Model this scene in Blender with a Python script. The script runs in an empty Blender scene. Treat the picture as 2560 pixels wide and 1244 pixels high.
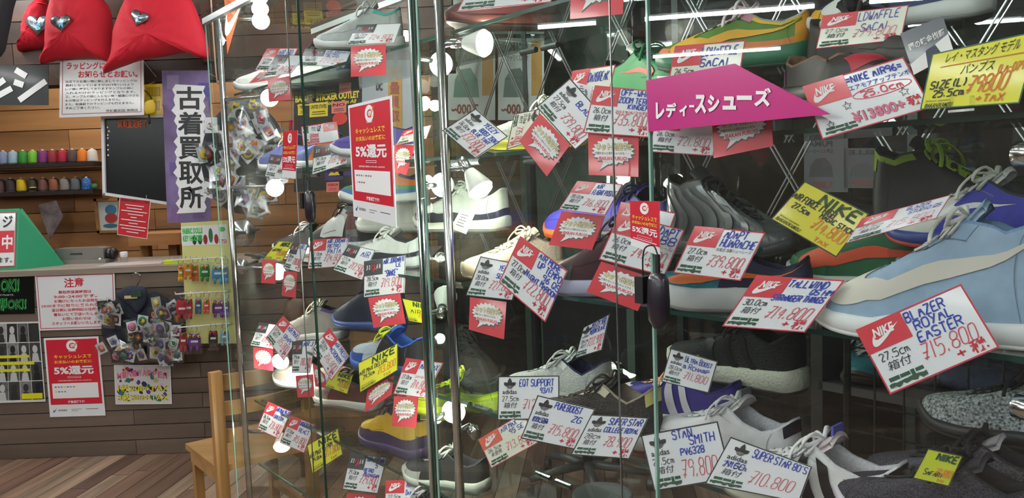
import bpy, math, random
from mathutils import Vector, Matrix
from mathutils.geometry import tessellate_polygon
random.seed(7)
SC = bpy.context.scene
COL = SC.collection
# ------------------------------------------------------------------ camera
F = 2000.0                      # focal length in pixels of the 2560 wide frame
CAM = Vector((0, 0, 1.5))
CR = Matrix.Rotation(math.radians(85.0), 3, 'X') @ Matrix.Rotation(math.radians(-2.09), 3, 'Z')
cam = bpy.data.cameras.new('camera'); cam.lens = 36.0 * F / 2560; cam.sensor_width = 36; cam.clip_start = .02
co = bpy.data.objects.new('camera', cam); COL.objects.link(co)
co.location = CAM; co.rotation_euler = CR.to_euler(); SC.camera = co
# ------------------------------------------------------------------ world, exposure
w = bpy.data.worlds.new('world'); SC.world = w; w.use_nodes = True
w.node_tree.nodes['Background'].inputs[0].default_value = (.8, .85, .9, 1)
w.node_tree.nodes['Background'].inputs[1].default_value = .05
vs = SC.view_settings
vs.view_transform = 'Standard'; vs.look = 'None'; vs.gamma = 1; vs.use_curve_mapping = False
vs.exposure = 0.62
SC.cycles.max_bounces = 6; SC.cycles.transparent_max_bounces = 24; SC.cycles.diffuse_bounces = 2
SC.cycles.glossy_bounces = 2; SC.cycles.sample_clamp_indirect = 4; SC.cycles.caustics_reflective = False
SC.cycles.caustics_refractive = False; SC.cycles.adaptive_threshold = .07
TUBE_E = 48.0        # emission of the ceiling tubes
BULB_E = 22.0        # emission of the case lamp faces
BULB_W = 1.3          # watts of each case lamp
# ------------------------------------------------------------------ where a pixel of the photograph looks
def ray(px, py):
    return (CR @ Vector(((px - 1280) / F, -(py - 622) / F, -1))).normalized()
def proj(p):
    v = CR.transposed() @ (Vector(p) - CAM)
    return (1280 - v.x / v.z * F, 622 + v.y / v.z * F)
def _u():
    r = ray(-350, 507); r.z = 0
    return r.normalized()
U = _u()                                   # along the show cases, away from the viewer
N = Vector((U.y, -U.x, 0))                 # into the show cases
D = 1.03                                   # from the viewer to the front glass
def G(s, off, z): return U * s + N * (D + off) + Vector((0, 0, z))
def P(px, py, off):
    r = ray(px, py); return CAM + r * ((D + off) / r.dot(N))
def atY(px, py, Y):
    r = ray(px, py); return CAM + r * (Y / r.y)
def atZ(px, py, z):
    r = ray(px, py); return CAM + r * ((z - CAM.z) / r.z)
def onplane(px, py, c, n):
    r = ray(px, py); return CAM + r * ((c - CAM).dot(n) / r.dot(n))
def on(px, off, z):
    a, b = -1.5, 8.0
    for _ in range(40):
        m = (a + b) / 2
        if proj(G(m, off, z))[0] > px: a = m
        else: b = m
    return G(a, off, z)
# ------------------------------------------------------------------ materials
def lin(c): return tuple((x / 255 / 12.92 if x <= 10 else ((x / 255 + .055) / 1.055) ** 2.4) for x in c)
_M = {}
def mat(col, rough=.55, metal=0., coat=0., emit=0., var=0., scale=40., bump=0., trans=0., alpha=1., key='', kind=''):
    k = (tuple(col), rough, metal, coat, emit, var, scale, bump, trans, alpha, key, kind)
    if k in _M: return _M[k]
    m = bpy.data.materials.new('surface'); m.use_nodes = True; nt = m.node_tree; b = nt.nodes['Principled BSDF']
    c = lin(col) + (1,)
    b.inputs['Base Color'].default_value = c; b.inputs['Roughness'].default_value = rough
    b.inputs['Metallic'].default_value = metal; b.inputs['Coat Weight'].default_value = coat
    b.inputs['Coat Roughness'].default_value = .08
    if emit: b.inputs['Emission Color'].default_value = c; b.inputs['Emission Strength'].default_value = emit
    if trans: b.inputs['Transmission Weight'].default_value = trans
    if var or bump:
        tc = nt.nodes.new('ShaderNodeTexCoord'); n = nt.nodes.new('ShaderNodeTexNoise')
        n.inputs['Scale'].default_value = scale; n.inputs['Detail'].default_value = 4
        src = tc.outputs['Object']
        if kind == 'wood':
            mp = nt.nodes.new('ShaderNodeMapping'); mp.inputs['Scale'].default_value = (.06, 1, 1) if key != 'z' else (1, 1, .06)
            oi = nt.nodes.new('ShaderNodeObjectInfo'); ad = nt.nodes.new('ShaderNodeVectorMath'); ad.operation = 'MULTIPLY_ADD'
            cb = nt.nodes.new('ShaderNodeCombineXYZ')
            for q in range(3): nt.links.new(oi.outputs['Random'], cb.inputs[q])
            ad.inputs[1].default_value = (9, 9, 9); nt.links.new(cb.outputs[0], ad.inputs[0]); nt.links.new(tc.outputs['Object'], ad.inputs[2])
            nt.links.new(ad.outputs[0], mp.inputs[0]); src = mp.outputs[0]
        nt.links.new(src, n.inputs['Vector'])
        if var:
            r = nt.nodes.new('ShaderNodeValToRGB')
            lo = tuple(max(0, x * (1 - var)) for x in c[:3]) + (1,); hi = tuple(min(1, x * (1 + var)) for x in c[:3]) + (1,)
            r.color_ramp.elements[0].position = .32; r.color_ramp.elements[1].position = .68
            r.color_ramp.elements[0].color = lo; r.color_ramp.elements[1].color = hi
            nt.links.new(n.outputs['Fac'], r.inputs[0])
            if kind == 'wood':
                hs = nt.nodes.new('ShaderNodeHueSaturation'); mr = nt.nodes.new('ShaderNodeMapRange')
                mr.inputs[3].default_value = .8; mr.inputs[4].default_value = 1.2
                nt.links.new(oi.outputs['Random'], mr.inputs[0]); nt.links.new(mr.outputs[0], hs.inputs['Value'])
                nt.links.new(r.outputs[0], hs.inputs['Color']); nt.links.new(hs.outputs[0], b.inputs['Base Color'])
            else: nt.links.new(r.outputs[0], b.inputs['Base Color'])
        if bump:
            bp = nt.nodes.new('ShaderNodeBump'); bp.inputs['Strength'].default_value = bump; bp.inputs['Distance'].default_value = .004
            nt.links.new(n.outputs['Fac'], bp.inputs['Height']); nt.links.new(bp.outputs[0], b.inputs['Normal'])
    _M[k] = m
    return m
def glassmat(name, tint=(.97, .99, .98), f0=.055, rough=0., dust=0.):
    m = bpy.data.materials.new(name); m.use_nodes = True; nt = m.node_tree; nt.nodes.clear()
    o = nt.nodes.new('ShaderNodeOutputMaterial'); mx = nt.nodes.new('ShaderNodeMixShader'); lw = nt.nodes.new('ShaderNodeLayerWeight')
    t = nt.nodes.new('ShaderNodeBsdfTransparent'); g = nt.nodes.new('ShaderNodeBsdfGlossy')
    lw.inputs[0].default_value = .5; t.inputs[0].default_value = tint + (1,); g.inputs['Roughness'].default_value = rough
    pw = nt.nodes.new('ShaderNodeMath'); pw.operation = 'POWER'; pw.inputs[1].default_value = 5     # Schlick
    ma = nt.nodes.new('ShaderNodeMath'); ma.operation = 'MULTIPLY_ADD'; ma.inputs[1].default_value = 1 - f0; ma.inputs[2].default_value = f0
    nt.links.new(lw.outputs['Facing'], pw.inputs[0]); nt.links.new(pw.outputs[0], ma.inputs[0]); nt.links.new(ma.outputs[0], mx.inputs[0])
    nt.links.new(t.outputs[0], mx.inputs[1]); nt.links.new(g.outputs[0], mx.inputs[2])
    if dust:                            # a film of dust and wiping marks that catches the lamps
        df = nt.nodes.new('ShaderNodeBsdfDiffuse'); tl = nt.nodes.new('ShaderNodeBsdfTranslucent'); m1 = nt.nodes.new('ShaderNodeMixShader'); m2 = nt.nodes.new('ShaderNodeMixShader')
        df.inputs[0].default_value = (.9, 1, .95, 1); tl.inputs[0].default_value = (.9, 1, .95, 1); m1.inputs[0].default_value = .6
        tc = nt.nodes.new('ShaderNodeTexCoord'); nz = nt.nodes.new('ShaderNodeTexNoise'); nz.inputs['Scale'].default_value = 2.2; nz.inputs['Detail'].default_value = 5; mr = nt.nodes.new('ShaderNodeMapRange')
        mr.inputs[1].default_value = .35; mr.inputs[2].default_value = .7; mr.inputs[3].default_value = dust * .4; mr.inputs[4].default_value = dust * 1.6
        nt.links.new(tc.outputs['Object'], nz.inputs['Vector']); nt.links.new(nz.outputs['Fac'], mr.inputs[0]); nt.links.new(mr.outputs[0], m2.inputs[0])
        nt.links.new(df.outputs[0], m1.inputs[1]); nt.links.new(tl.outputs[0], m1.inputs[2]); nt.links.new(mx.outputs[0], m2.inputs[1]); nt.links.new(m1.outputs[0], m2.inputs[2]); nt.links.new(m2.outputs[0], o.inputs[0])
    else: nt.links.new(mx.outputs[0], o.inputs[0])
    return m
GLASS = glassmat('door glass', dust=.022); CLEAN = glassmat('clear glass'); SHELFG = glassmat('shelf glass', (.90, .955, .93)); ACRYL = glassmat('clear acrylic', (.95, .97, .97))
BAGPL = glassmat('clear plastic bag', (.95, .96, .97), .12, rough=.12)
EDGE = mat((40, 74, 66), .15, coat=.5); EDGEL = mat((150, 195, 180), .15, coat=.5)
CHROME = mat((206, 208, 210), .16, 1.0); STEEL = mat((178, 182, 182), .3, .9)
BLACK = mat((22, 22, 24), .5); WHITE = mat((238, 238, 240), .5)
def fab(col, rough=.85, var=.12, scale=220., bump=.35): return mat(col, rough, var=var, scale=scale, bump=bump)
def paper(col, rough=.45): return mat(col, rough, coat=.35)
# ------------------------------------------------------------------ objects
def E(name, label, cat, loc=(0, 0, 0), group=None, rot=None):
    o = bpy.data.objects.new(name, None); COL.objects.link(o); o.location = loc; o.empty_display_size = .05
    if rot is not None: o.rotation_euler = rot
    o['label'] = label; o['category'] = cat
    if group: o['group'] = group
    return o
def tag(o, label, cat, group=None):
    o['label'] = label; o['category'] = cat
    if group: o['group'] = group
    return o
def mk(name, V, Fc, m, parent=None, smooth=False, local=False, org=None):
    me = bpy.data.meshes.new(name)
    pl = Vector((0, 0, 0))
    if parent is not None and not local:
        q = parent
        while q is not None: pl = pl + q.location; q = q.parent
    if org is not None: pl = Vector(org)
    me.from_pydata([tuple(Vector(v) - pl) for v in V], [], Fc)
    if isinstance(m, (list, tuple)):
        for x in m: me.materials.append(x)
    else: me.materials.append(m)
    if smooth: me.polygons.foreach_set('use_smooth', [True] * len(me.polygons))
    me.update()
    o = bpy.data.objects.new(name, me); COL.objects.link(o)
    if parent is not None: o.parent = parent
    if org is not None: o.location = org
    return o
def cp(o, parent=None):
    c = o.copy(); COL.objects.link(c); c.parent = parent
    for ch in [x for x in bpy.data.objects if x.parent == o]: cp(ch, c)
    return c
def join(*parts):
    V, Fc = [], []
    for v, f in parts:
        n = len(V); V += [Vector(x) for x in v]; Fc += [tuple(i + n for i in q) for q in f]
    return V, Fc
def tr(vf, M): return [M @ Vector(v) for v in vf[0]], vf[1]
BF = [(0, 3, 2, 1), (4, 5, 6, 7), (0, 1, 5, 4), (1, 2, 6, 5), (2, 3, 7, 6), (3, 0, 4, 7)]
def box(c, s, ax=None):
    ex, ey, ez = ax or (Vector((1, 0, 0)), Vector((0, 1, 0)), Vector((0, 0, 1)))
    c = Vector(c); V = []
    for z in (-.5, .5):
        for x, y in ((-.5, -.5), (.5, -.5), (.5, .5), (-.5, .5)): V.append(c + ex * (x * s[0]) + ey * (y * s[1]) + ez * (z * s[2]))
    return V, BF
UN = (U, N, Vector((0, 0, 1)))
def gbox(s0, s1, o0, o1, z0, z1): return box(G((s0 + s1) / 2, (o0 + o1) / 2, (z0 + z1) / 2), (abs(s1 - s0), abs(o1 - o0), abs(z1 - z0)), UN)
def tube(pts, r, n=8, flat=1.0, closed=False):
    pts = [Vector(p) for p in pts]; V, Fc = [], []; prev = None; L = len(pts)
    for i, p in enumerate(pts):
        if closed: t = pts[(i + 1) % L] - pts[i - 1]
        else: t = (pts[min(i + 1, L - 1)] - pts[max(i - 1, 0)])
        t.normalize()
        a = Vector((0, 0, 1)) if abs(t.z) < .95 else Vector((0, 1, 0))
        if prev is not None: a = prev
        x = (a - t * a.dot(t)).normalized(); y = t.cross(x); prev = x
        rr = r[i] if isinstance(r, (list, tuple)) else r
        for k in range(n):
            th = 2 * math.pi * k / n; V.append(p + x * (math.cos(th) * rr * flat) + y * (math.sin(th) * rr))
    for i in range(L if closed else L - 1):
        for k in range(n):
            a, b = i * n, ((i + 1) % L) * n
            Fc.append((a + k, a + (k + 1) % n, b + (k + 1) % n, b + k))
    if not closed: Fc += [tuple(range(n - 1, -1, -1)), tuple(range((L - 1) * n, L * n))]
    return V, Fc
def lathe(prof, n=20, M=None):
    V, Fc = [], []
    for r, z in prof:
        for k in range(n): V.append(Vector((r * math.cos(2 * math.pi * k / n), r * math.sin(2 * math.pi * k / n), z)))
    for i in range(len(prof) - 1):
        for k in range(n): Fc.append((i * n + k, i * n + (k + 1) % n, (i + 1) * n + (k + 1) % n, (i + 1) * n + k))
    Fc += [tuple(range(n - 1, -1, -1)), tuple(range((len(prof) - 1) * n, len(prof) * n))]
    if M is not None: V = [M @ v for v in V]
    return V, Fc
def axisM(p, d):
    d = Vector(d).normalized(); q = Vector((0, 0, 1)).rotation_difference(d)
    return Matrix.Translation(Vector(p)) @ q.to_matrix().to_4x4()
def pillow(out, nrm, depth, back=.35, rings=6, wr=0., cen=None, pw=.5):
    """an outline in space blown up into a closed soft body"""
    out = [Vector(p) for p in out]; n = len(out); c = Vector(cen) if cen is not None else sum(out, Vector()) / n
    nrm = Vector(nrm).normalized(); V, Fc = [], []
    def ring(s, d, k):
        for i, p in enumerate(out):
            j = wr * math.sin(i * 2.3 + k * 1.1) * s * (1 - s) * 4
            V.append(c + (p - c) * s + nrm * (d + j))
    S = [1 - (k / rings) ** 1.3 * .97 for k in range(rings + 1)]
    for k, s in enumerate(reversed(S)): ring(s, -depth * back * (1 - s ** 2) ** pw, k)
    for k, s in enumerate(S[1:]): ring(s, depth * (1 - s ** 2) ** pw, k)
    R = len(V) // n
    for a in range(R - 1):
        for i in range(n): Fc.append((a * n + i, a * n + (i + 1) % n, (a + 1) * n + (i + 1) % n, (a + 1) * n + i))
    Fc += [tuple(range(n - 1, -1, -1)), tuple(range((R - 1) * n, R * n))]
    return V, Fc
def smooth_loop(pts, k=4):
    pts = [Vector(p) for p in pts]; n = len(pts); o = []
    for i in range(n):
        a, b, c, d = pts[i - 1], pts[i], pts[(i + 1) % n], pts[(i + 2) % n]
        for j in range(k):
            t = j / k
            o.append(.5 * ((2 * b) + (c - a) * t + (2 * a - 5 * b + 4 * c - d) * t * t + (3 * b - a - 3 * c + d) * t ** 3))
    return o
def spline(pts, k=6):
    pts = [Vector(p) for p in pts]; n = len(pts); o = []
    for i in range(n - 1):
        a, b, c, d = pts[max(i - 1, 0)], pts[i], pts[i + 1], pts[min(i + 2, n - 1)]
        for j in range(k):
            t = j / k
            o.append(.5 * ((2 * b) + (c - a) * t + (2 * a - 5 * b + 4 * c - d) * t * t + (3 * b - a - 3 * c + d) * t ** 3))
    return o + [pts[-1]]
# ------------------------------------------------------------------ lettering
_T = {}
def glyphs(s, bold=0., shear=0., mirror=False):
    k = (s, bold, shear)
    if k not in _T:
        cu = bpy.data.curves.new('t', 'FONT'); cu.body = s; cu.resolution_u = 2; cu.offset = bold; cu.shear = shear
        ob = bpy.data.objects.new('t', cu); me = bpy.data.meshes.new_from_object(ob)
        V = [(v.co.x, v.co.y) for v in me.vertices]; Fc = [tuple(p.vertices) for p in me.polygons]
        bpy.data.objects.remove(ob); bpy.data.curves.remove(cu); bpy.data.meshes.remove(me)
        if not V: V = [(0, 0), (1, 0), (0, 1)]; Fc = []
        x0 = min(v[0] for v in V); x1 = max(v[0] for v in V); y0 = min(v[1] for v in V); y1 = max(v[1] for v in V)
        dx = max(x1 - x0, 1e-6); dy = max(y1 - y0, 1e-6)
        _T[k] = ([((x - x0) / dx, (y - y0) / dy) for x, y in V], Fc)
    V, Fc = _T[k]
    return ([(1 - x, y) for x, y in V] if mirror else V), Fc
HF = {'A': '002640 1333', 'B': '0006 0636453303 0333413000', 'C': '4536160501103041', 'D': '0006 062644422000', 'E': '460600 0040 0333', 'F': '4606 0600 0333',
 'G': '453616050110304143 4323', 'H': '0006 4046 0343', 'I': '2026', 'J': '4641301001', 'K': '0006 4603 0340', 'L': '0600 0040', 'M': '0006 0623 2346 4640', 'N': '0006 0640 4046',
 'O': '163645413010010516', 'P': '0006 063645443303', 'Q': '163645413010010516 2240', 'R': '0006 063645443303 2340', 'S': '453616050413334241301001', 'T': '0646 2620', 'U': '060110304146',
 'V': '0620 2046', 'W': '0610 1023 2330 3046', 'X': '0046 0640', 'Y': '0623 4610', 'Z': '0646 4600 0040', '0': '163645413010010516', '1': '2026', '2': '05163645440040', '3': '051636453313 3341301001',
 '4': '30360242', '5': '4606 060334423000', '6': '3603011030413302', '7': '0646 4610', '8': '1605041333424130100102133344453616', '9': '444536160504134430', '.': '2021', ',': '2110', '-': '0343',
 '+': '0343 2521', '/': '0046', '(': '36242230', ')': '16242210', "'": '2625', '"': '1615 3635', '$': '0646 4610 0333 0131', '=': '0444 0242', 'c': '4414021040', 'm': '0004 032420 233440', '%': '0046 06 40'}
def hand(s, slant=.12, jit=.16):
    """one-stroke handwriting: list of polylines in units of the letter height"""
    out = []; x = 0.
    for ch in s:
        if ch == ' ': x += .45; continue
        low = False
        g = HF.get(ch)
        if g is None: g = HF.get(ch.upper(), '0040'); low = ch.islower()
        wd = .30 if ch in "I1.,'" else .62
        ys = .72 if low else 1.
        for pl in g.split():
            pts = [[int(pl[i]) / 4, int(pl[i + 1]) / 6] for i in range(0, len(pl) - 1, 2)]
            for p in pts:
                p[0] = x + (p[0] * wd if wd > .4 else .12 + (p[0] - .5) * .3) + random.uniform(-1, 1) * jit * .12
                p[1] = p[1] * ys + random.uniform(-1, 1) * jit * .15
                p[0] += p[1] * slant
            if len(pts) > 2:
                q = [pts[0]]
                for a, b in zip(pts, pts[1:]): q += [[.75 * a[0] + .25 * b[0], .75 * a[1] + .25 * b[1]], [.25 * a[0] + .75 * b[0], .25 * a[1] + .75 * b[1]]]
                pts = q + [pts[-1]]
            out.append(pts)
        x += wd + .2
    return out
SW_O = [(.165, .295), (.08, .21), (.02, .13), (0, .07), (.02, .02), (.08, 0), (.16, .005), (.27, .035), (.5, .12), (.75, .235), (1, .36)]
SW_I = [(.165, .295), (.14, .25), (.128, .22), (.125, .195), (.133, .175), (.15, .155), (.21, .14), (.32, .16), (.5, .21), (.75, .285), (1, .36)]
class Face:
    """a flat sheet with corners TL TR BR BL in space, drawn on in its own u (right) v (down) frame"""
    def __init__(s, q, nrm, parent, aspect=None, flip=False):
        s.q = [Vector(p) for p in q]; s.n = Vector(nrm).normalized(); s.par = parent; s.buf = {}
        a = ((s.q[1] - s.q[0]).length + (s.q[2] - s.q[3]).length); b = ((s.q[3] - s.q[0]).length + (s.q[2] - s.q[1]).length)
        s.asp = aspect or a / b
    def at(s, u, v, lift=0.):
        a, b, c, d = s.q
        return (a * (1 - u) + b * u) * (1 - v) + (d * (1 - u) + c * u) * v + s.n * lift
    def add(s, name, m, V, Fc, lift=.0008):
        B = s.buf.setdefault((name, m.name), (m, [], [])); n = len(B[1])
        B[1].extend(s.at(u, v, lift) for u, v in V); B[2].extend(tuple(i + n for i in f) for f in Fc)
    def rect(s, name, m, u0, v0, u1, v1, lift=.0005): s.add(name, m, [(u0, v0), (u1, v0), (u1, v1), (u0, v1)], [(0, 3, 2, 1)], lift)
    def poly(s, name, m, pts, lift=.0006):
        T = tessellate_polygon([[Vector((p[0], p[1], 0)) for p in pts]]); s.add(name, m, pts, [tuple(t) for t in T], lift)
    def text(s, name, m, t, u0, v0, u1, v1, bold=0., shear=0., lift=.0009, mirror=False, rot=0.):
        V, Fc = glyphs(t, bold, shear, mirror)
        pts = [(u0 + (u1 - u0) * x, v1 + (v0 - v1) * y) for x, y in V]
        if rot:
            cu, cv = (u0 + u1) / 2, (v0 + v1) / 2; c, si = math.cos(rot), math.sin(rot); a = s.asp
            pts = [(cu + ((x - cu) * a * c - (y - cv) * si) / a, cv + (x - cu) * a * si + (y - cv) * c) for x, y in pts]
        s.add(name, m, pts, Fc, lift)
    def line(s, name, m, pts, hw, lift=.0009):
        n = len(pts); V, Fc = [], []; a = s.asp
        for i, p in enumerate(pts):
            q0, q1 = pts[max(i - 1, 0)], pts[min(i + 1, n - 1)]
            dx, dy = (q1[0] - q0[0]) * a, q1[1] - q0[1]; L = math.hypot(dx, dy) or 1.
            nx, ny = -dy / L * hw, dx / L * hw
            V += [(p[0] + nx / a, p[1] + ny), (p[0] - nx / a, p[1] - ny)]
        for i in range(n - 1): Fc.append((2 * i, 2 * i + 1, 2 * i + 3, 2 * i + 2))
        s.add(name, m, V, Fc, lift)
    def hand(s, name, m, t, u0, v0, u1, v1, hw=.012, slant=.12, jit=.16, lift=.0009, rise=0.):
        L = hand(t, slant, jit)
        if not L: return
        mx = max(p[0] for l in L for p in l)
        for l in L: s.line(name, m, [(u0 + (u1 - u0) * x / mx, v1 + (v0 - v1) * y - rise * x / mx) for x, y in l], hw, lift)
    def ell(s, name, m, cu, cv, ru, rv, n=24, lift=.0006, ring=0.):
        pts = [(cu + ru * math.cos(2 * math.pi * k / n), cv + rv * math.sin(2 * math.pi * k / n)) for k in range(n)]
        if ring: s.line(name, m, pts + [pts[0]], ring, lift)
        else: s.add(name, m, pts, [tuple(range(n))], lift)
    def swoosh(s, name, m, u0, v0, u1, v1, lift=.0008):
        f = lambda p: (u0 + (u1 - u0) * p[0], v1 + (v0 - v1) * p[1] / .36)
        V = [f(p) for pr in zip(SW_O, SW_I) for p in pr]
        s.add(name, m, V, [(2 * i, 2 * i + 1, 2 * i + 3, 2 * i + 2) for i in range(len(SW_O) - 1)], lift)
    def border(s, name, m, w, lift=.0005, u0=0., v0=0., u1=1., v1=1.):
        a = w / s.asp
        s.rect(name, m, u0, v0, u1, v0 + w, lift); s.rect(name, m, u0, v1 - w, u1, v1, lift)
        s.rect(name, m, u0, v0 + w, u0 + a, v1 - w, lift); s.rect(name, m, u1 - a, v0 + w, u1, v1 - w, lift)
    def sheet(s, name, m, th=.0012, poly=None):
        pts = poly or [(0, 0), (1, 0), (1, 1), (0, 1)]; n = len(pts)
        V = [s.at(u, v) for u, v in pts] + [s.at(u, v, -th) for u, v in pts]
        T = tessellate_polygon([[Vector((p[0], p[1], 0)) for p in pts]])
        Fc = [tuple(t) for t in T] + [tuple(i + n for i in reversed(t)) for t in T] + [(i, (i + 1) % n, (i + 1) % n + n, i + n) for i in range(n)]
        return mk(name, V, Fc, m, s.par)
    def done(s):
        for (name, _), (m, V, Fc) in s.buf.items(): mk(name.split('#')[0], V, Fc, m, s.par)
        s.buf = {}
# ================================================================== the room
def struct(o): o['kind'] = 'structure'; return o
CEIL = 2.85; YB = 6.1; XL = -9.0; XR = 5.2; YF = -6.5
WOFF = 2.3                                  # shop window plane behind the cases
fl = struct(mk('floor', [(XL, YF, -.02), (XR, YF, -.02), (XR, YB, -.02), (XL, YB, -.02)], [(0, 1, 2, 3)], mat((52, 40, 36), .7)))
# floorboards, laid diagonally
fa = atZ(164, 1244, 0); fb = atZ(307, 1157, 0); fd = (fb - fa); fd.z = 0; fd.normalize(); fn = Vector((-fd.y, fd.x, 0))
WF = [mat(c, .42, var=.35, scale=22, bump=.15, kind='wood') for c in ((128, 98, 82), (146, 116, 98), (112, 84, 72), (158, 132, 112))]
fc = Vector((-.6, 3.7, 0)); bw = .105
for i in range(-34, 30):
    c0 = fc + fn * (i * bw)
    k = random.uniform(-.4, .4)
    for a, b in ((-4.4, k), (k + .004, 3.4)):
        p = c0 + fd * ((a + b) / 2); p.z = -.011
        ax = (fd, fn, Vector((0, 0, 1)))
        V, Fc = box((0, 0, 0), (b - a, bw - .004, .022))
        V = [Vector(v) for v in V]
        o = mk('floorboard', V, Fc, random.choice(WF), fl, local=True); o.location = p; o.rotation_euler = (0, 0, math.atan2(fd.y, fd.x))
ce = struct(mk('ceiling', [(XL, YF, CEIL), (XR, YF, CEIL), (XR, YB, CEIL), (XL, YB, CEIL)], [(3, 2, 1, 0)], mat((206, 208, 206), .8)))
struct(mk('wall_left', [(XL, YF, 0), (XL, YB, 0), (XL, YB, CEIL), (XL, YF, CEIL)], [(0, 1, 2, 3)], mat((120, 96, 76), .8, var=.2, scale=3)))
struct(mk('wall_front', [(XL, YF, 0), (XR, YF, 0), (XR, YF, CEIL), (XL, YF, CEIL)], [(3, 2, 1, 0)], mat((92, 90, 92), .8, var=.5, scale=2.2)))
struct(mk('wall_right', [(XR, YF, 0), (XR, YB, 0), (XR, YB, CEIL), (XR, YF, CEIL)], [(3, 2, 1, 0)], mat((70, 68, 70), .8, var=.4, scale=3)))
wb = struct(mk('wall_back', [(XL, YB, 0), (XR, YB, 0), (XR, YB, CEIL), (XL, YB, CEIL)], [(3, 2, 1, 0)], mat((60, 38, 24), .8)))
WW = [mat(c, .6, var=.28, scale=9, bump=.1, kind='wood') for c in ((176, 120, 72), (160, 106, 62), (188, 132, 82))]
z = .75; k = 0
while z < CEIL - .1:
    h = .155
    xs = [XL, -3.3 + .6 * ((k * 7) % 3 - 1), -2.2 + .5 * ((k * 5) % 3 - 1), -.4, 1.2]
    for a, b in zip(xs, xs[1:]):
        V, Fc = box((0, 0, 0), (b - a - .004, .02, h - .006))
        o = mk('plank', V, Fc, random.choice(WW), wb, local=True); o.location = ((a + b) / 2, YB - .011, z + h / 2)
    z += h; k += 1
# dark panelled bulkhead that hangs over the counter
YK = 4.82; KB = atY(300, 208, YK).z
fk = struct(mk('trim_1', *box((-2.45, YK + .06, (KB + CEIL) / 2), (4.3, .1, CEIL - KB)), mat((30, 20, 16), .8)))
WD = [mat(c, .5, var=.3, scale=9, bump=.1, kind='wood') for c in ((74, 50, 40), (62, 42, 34), (84, 58, 46))]
z = KB; k = 0
while z < CEIL - .02:
    h = min(.125, CEIL - z)
    for a, b in ((-4.4, -2.6 - .3 * (k % 2)), (-2.6 - .3 * (k % 2), -1.1 + .3 * (k % 3)), (-1.1 + .3 * (k % 3), -.3)):
        V, Fc = box((0, 0, 0), (b - a - .004, .02, h - .005))
        o = mk('plank', V, Fc, random.choice(WD), fk, local=True); o.location = ((a + b) / 2, YK, z + h / 2)
    z += h; k += 1
struct(mk('trim_2', *box((atY(515, 30, YK - .02).x, YK - .025, CEIL - .3), (.05, .03, .6)), WD[2]))
# ------------------------------------------------------------------ counter
YC = 4.5; CT = atY(120, 674, YC).z
ct = E('service_counter', 'long wooden service counter faced with grey-brown horizontal boards', 'counter', (-2.1, YC + .3, 0))
mk('body', *box((-2.425, YC + .32, CT / 2 - .02), (3.95, .56, CT - .04)), mat((44, 36, 32), .8), ct)
WC = [mat(c, .5, var=.25, scale=10, bump=.15, kind='wood') for c in ((104, 88, 78), (96, 80, 70), (112, 96, 84))]
z = 0; k = 0
while z < CT - .03:
    h = min(.0875, CT - .03 - z)
    for a, b in ((-4.4, -2.2 + .4 * (k % 2)), (-2.2 + .4 * (k % 2), -.45)):
        V, Fc = box((0, 0, 0), (b - a - .003, .022, h - .005))
        o = mk('plank', V, Fc, random.choice(WC), ct, local=True)
        o.location = Vector(((a + b) / 2, YC, z + h / 2)) - ct.location
    z += h; k += 1
WT = mat((150, 134, 122), .4, var=.35, scale=12, bump=.1, kind='wood')
for j in range(4):
    V, Fc = box((0, 0, 0), (3.95, .172, .03))
    o = mk('top_board', V, Fc, WT, ct, local=True); o.location = Vector((-2.425, YC + .06 + .176 * j, CT - .015)) - ct.location
# ------------------------------------------------------------------ ceiling tubes
TUBEM = mat((250, 255, 252), .5, emit=TUBE_E); FIXM = mat((225, 228, 228), .5)
def mirror_hit(px, py, z):
    h = P(px, py, 0); r = ray(px, py); r = r - N * (2 * r.dot(N)); return h + r * ((z - h.z) / r.z)
ntube = 0
def lamp(a, b):
    global ntube; ntube += 1
    d = (b - a).normalized(); m = (a + b) / 2; sd = Vector((-d.y, d.x, 0))
    t = E('ceiling_lamp', 'long fluorescent ceiling lamp with one bare white tube', 'ceiling lamp', (m.x, m.y, CEIL), 'fluorescent lamps on the shop ceiling')
    mk('housing', *box((m.x, m.y, CEIL - .03), ((b - a).length + .04, .09, .06), (d, sd, Vector((0, 0, 1)))), FIXM, t)
    mk('tube', *tube([a, b], .017, 10), TUBEM, t, smooth=True)
    for e in (a - d * .01, b + d * .01): mk('socket', *box(e, (.03, .045, .06), (d, sd, Vector((0, 0, 1)))), FIXM, t)
ZT = 2.765
for x in (-7.38, -5.19, -3.0, -.8, 1.4):  # far rows show as reflections, nearer rows are added for illumination
    for y in (-4.88, -3.18, -1.48, .24, 1.96, 3.36):
        if (x > 1 and y > 0) or (x < -7 and y != .24) or (x == -5.19 and y > 3): continue
        lamp(Vector((x, y, ZT)), Vector((x, y + (1.33 if (x, y) != (-5.19, 1.96) else .5), ZT)))
lamp(Vector((-3.5, 5.45, ZT)), Vector((-2.2, 5.45, ZT))); lamp(Vector((-1.9, 5.45, ZT)), Vector((-.6, 5.45, ZT)))  # two more unseen tubes, added for illumination
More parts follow.
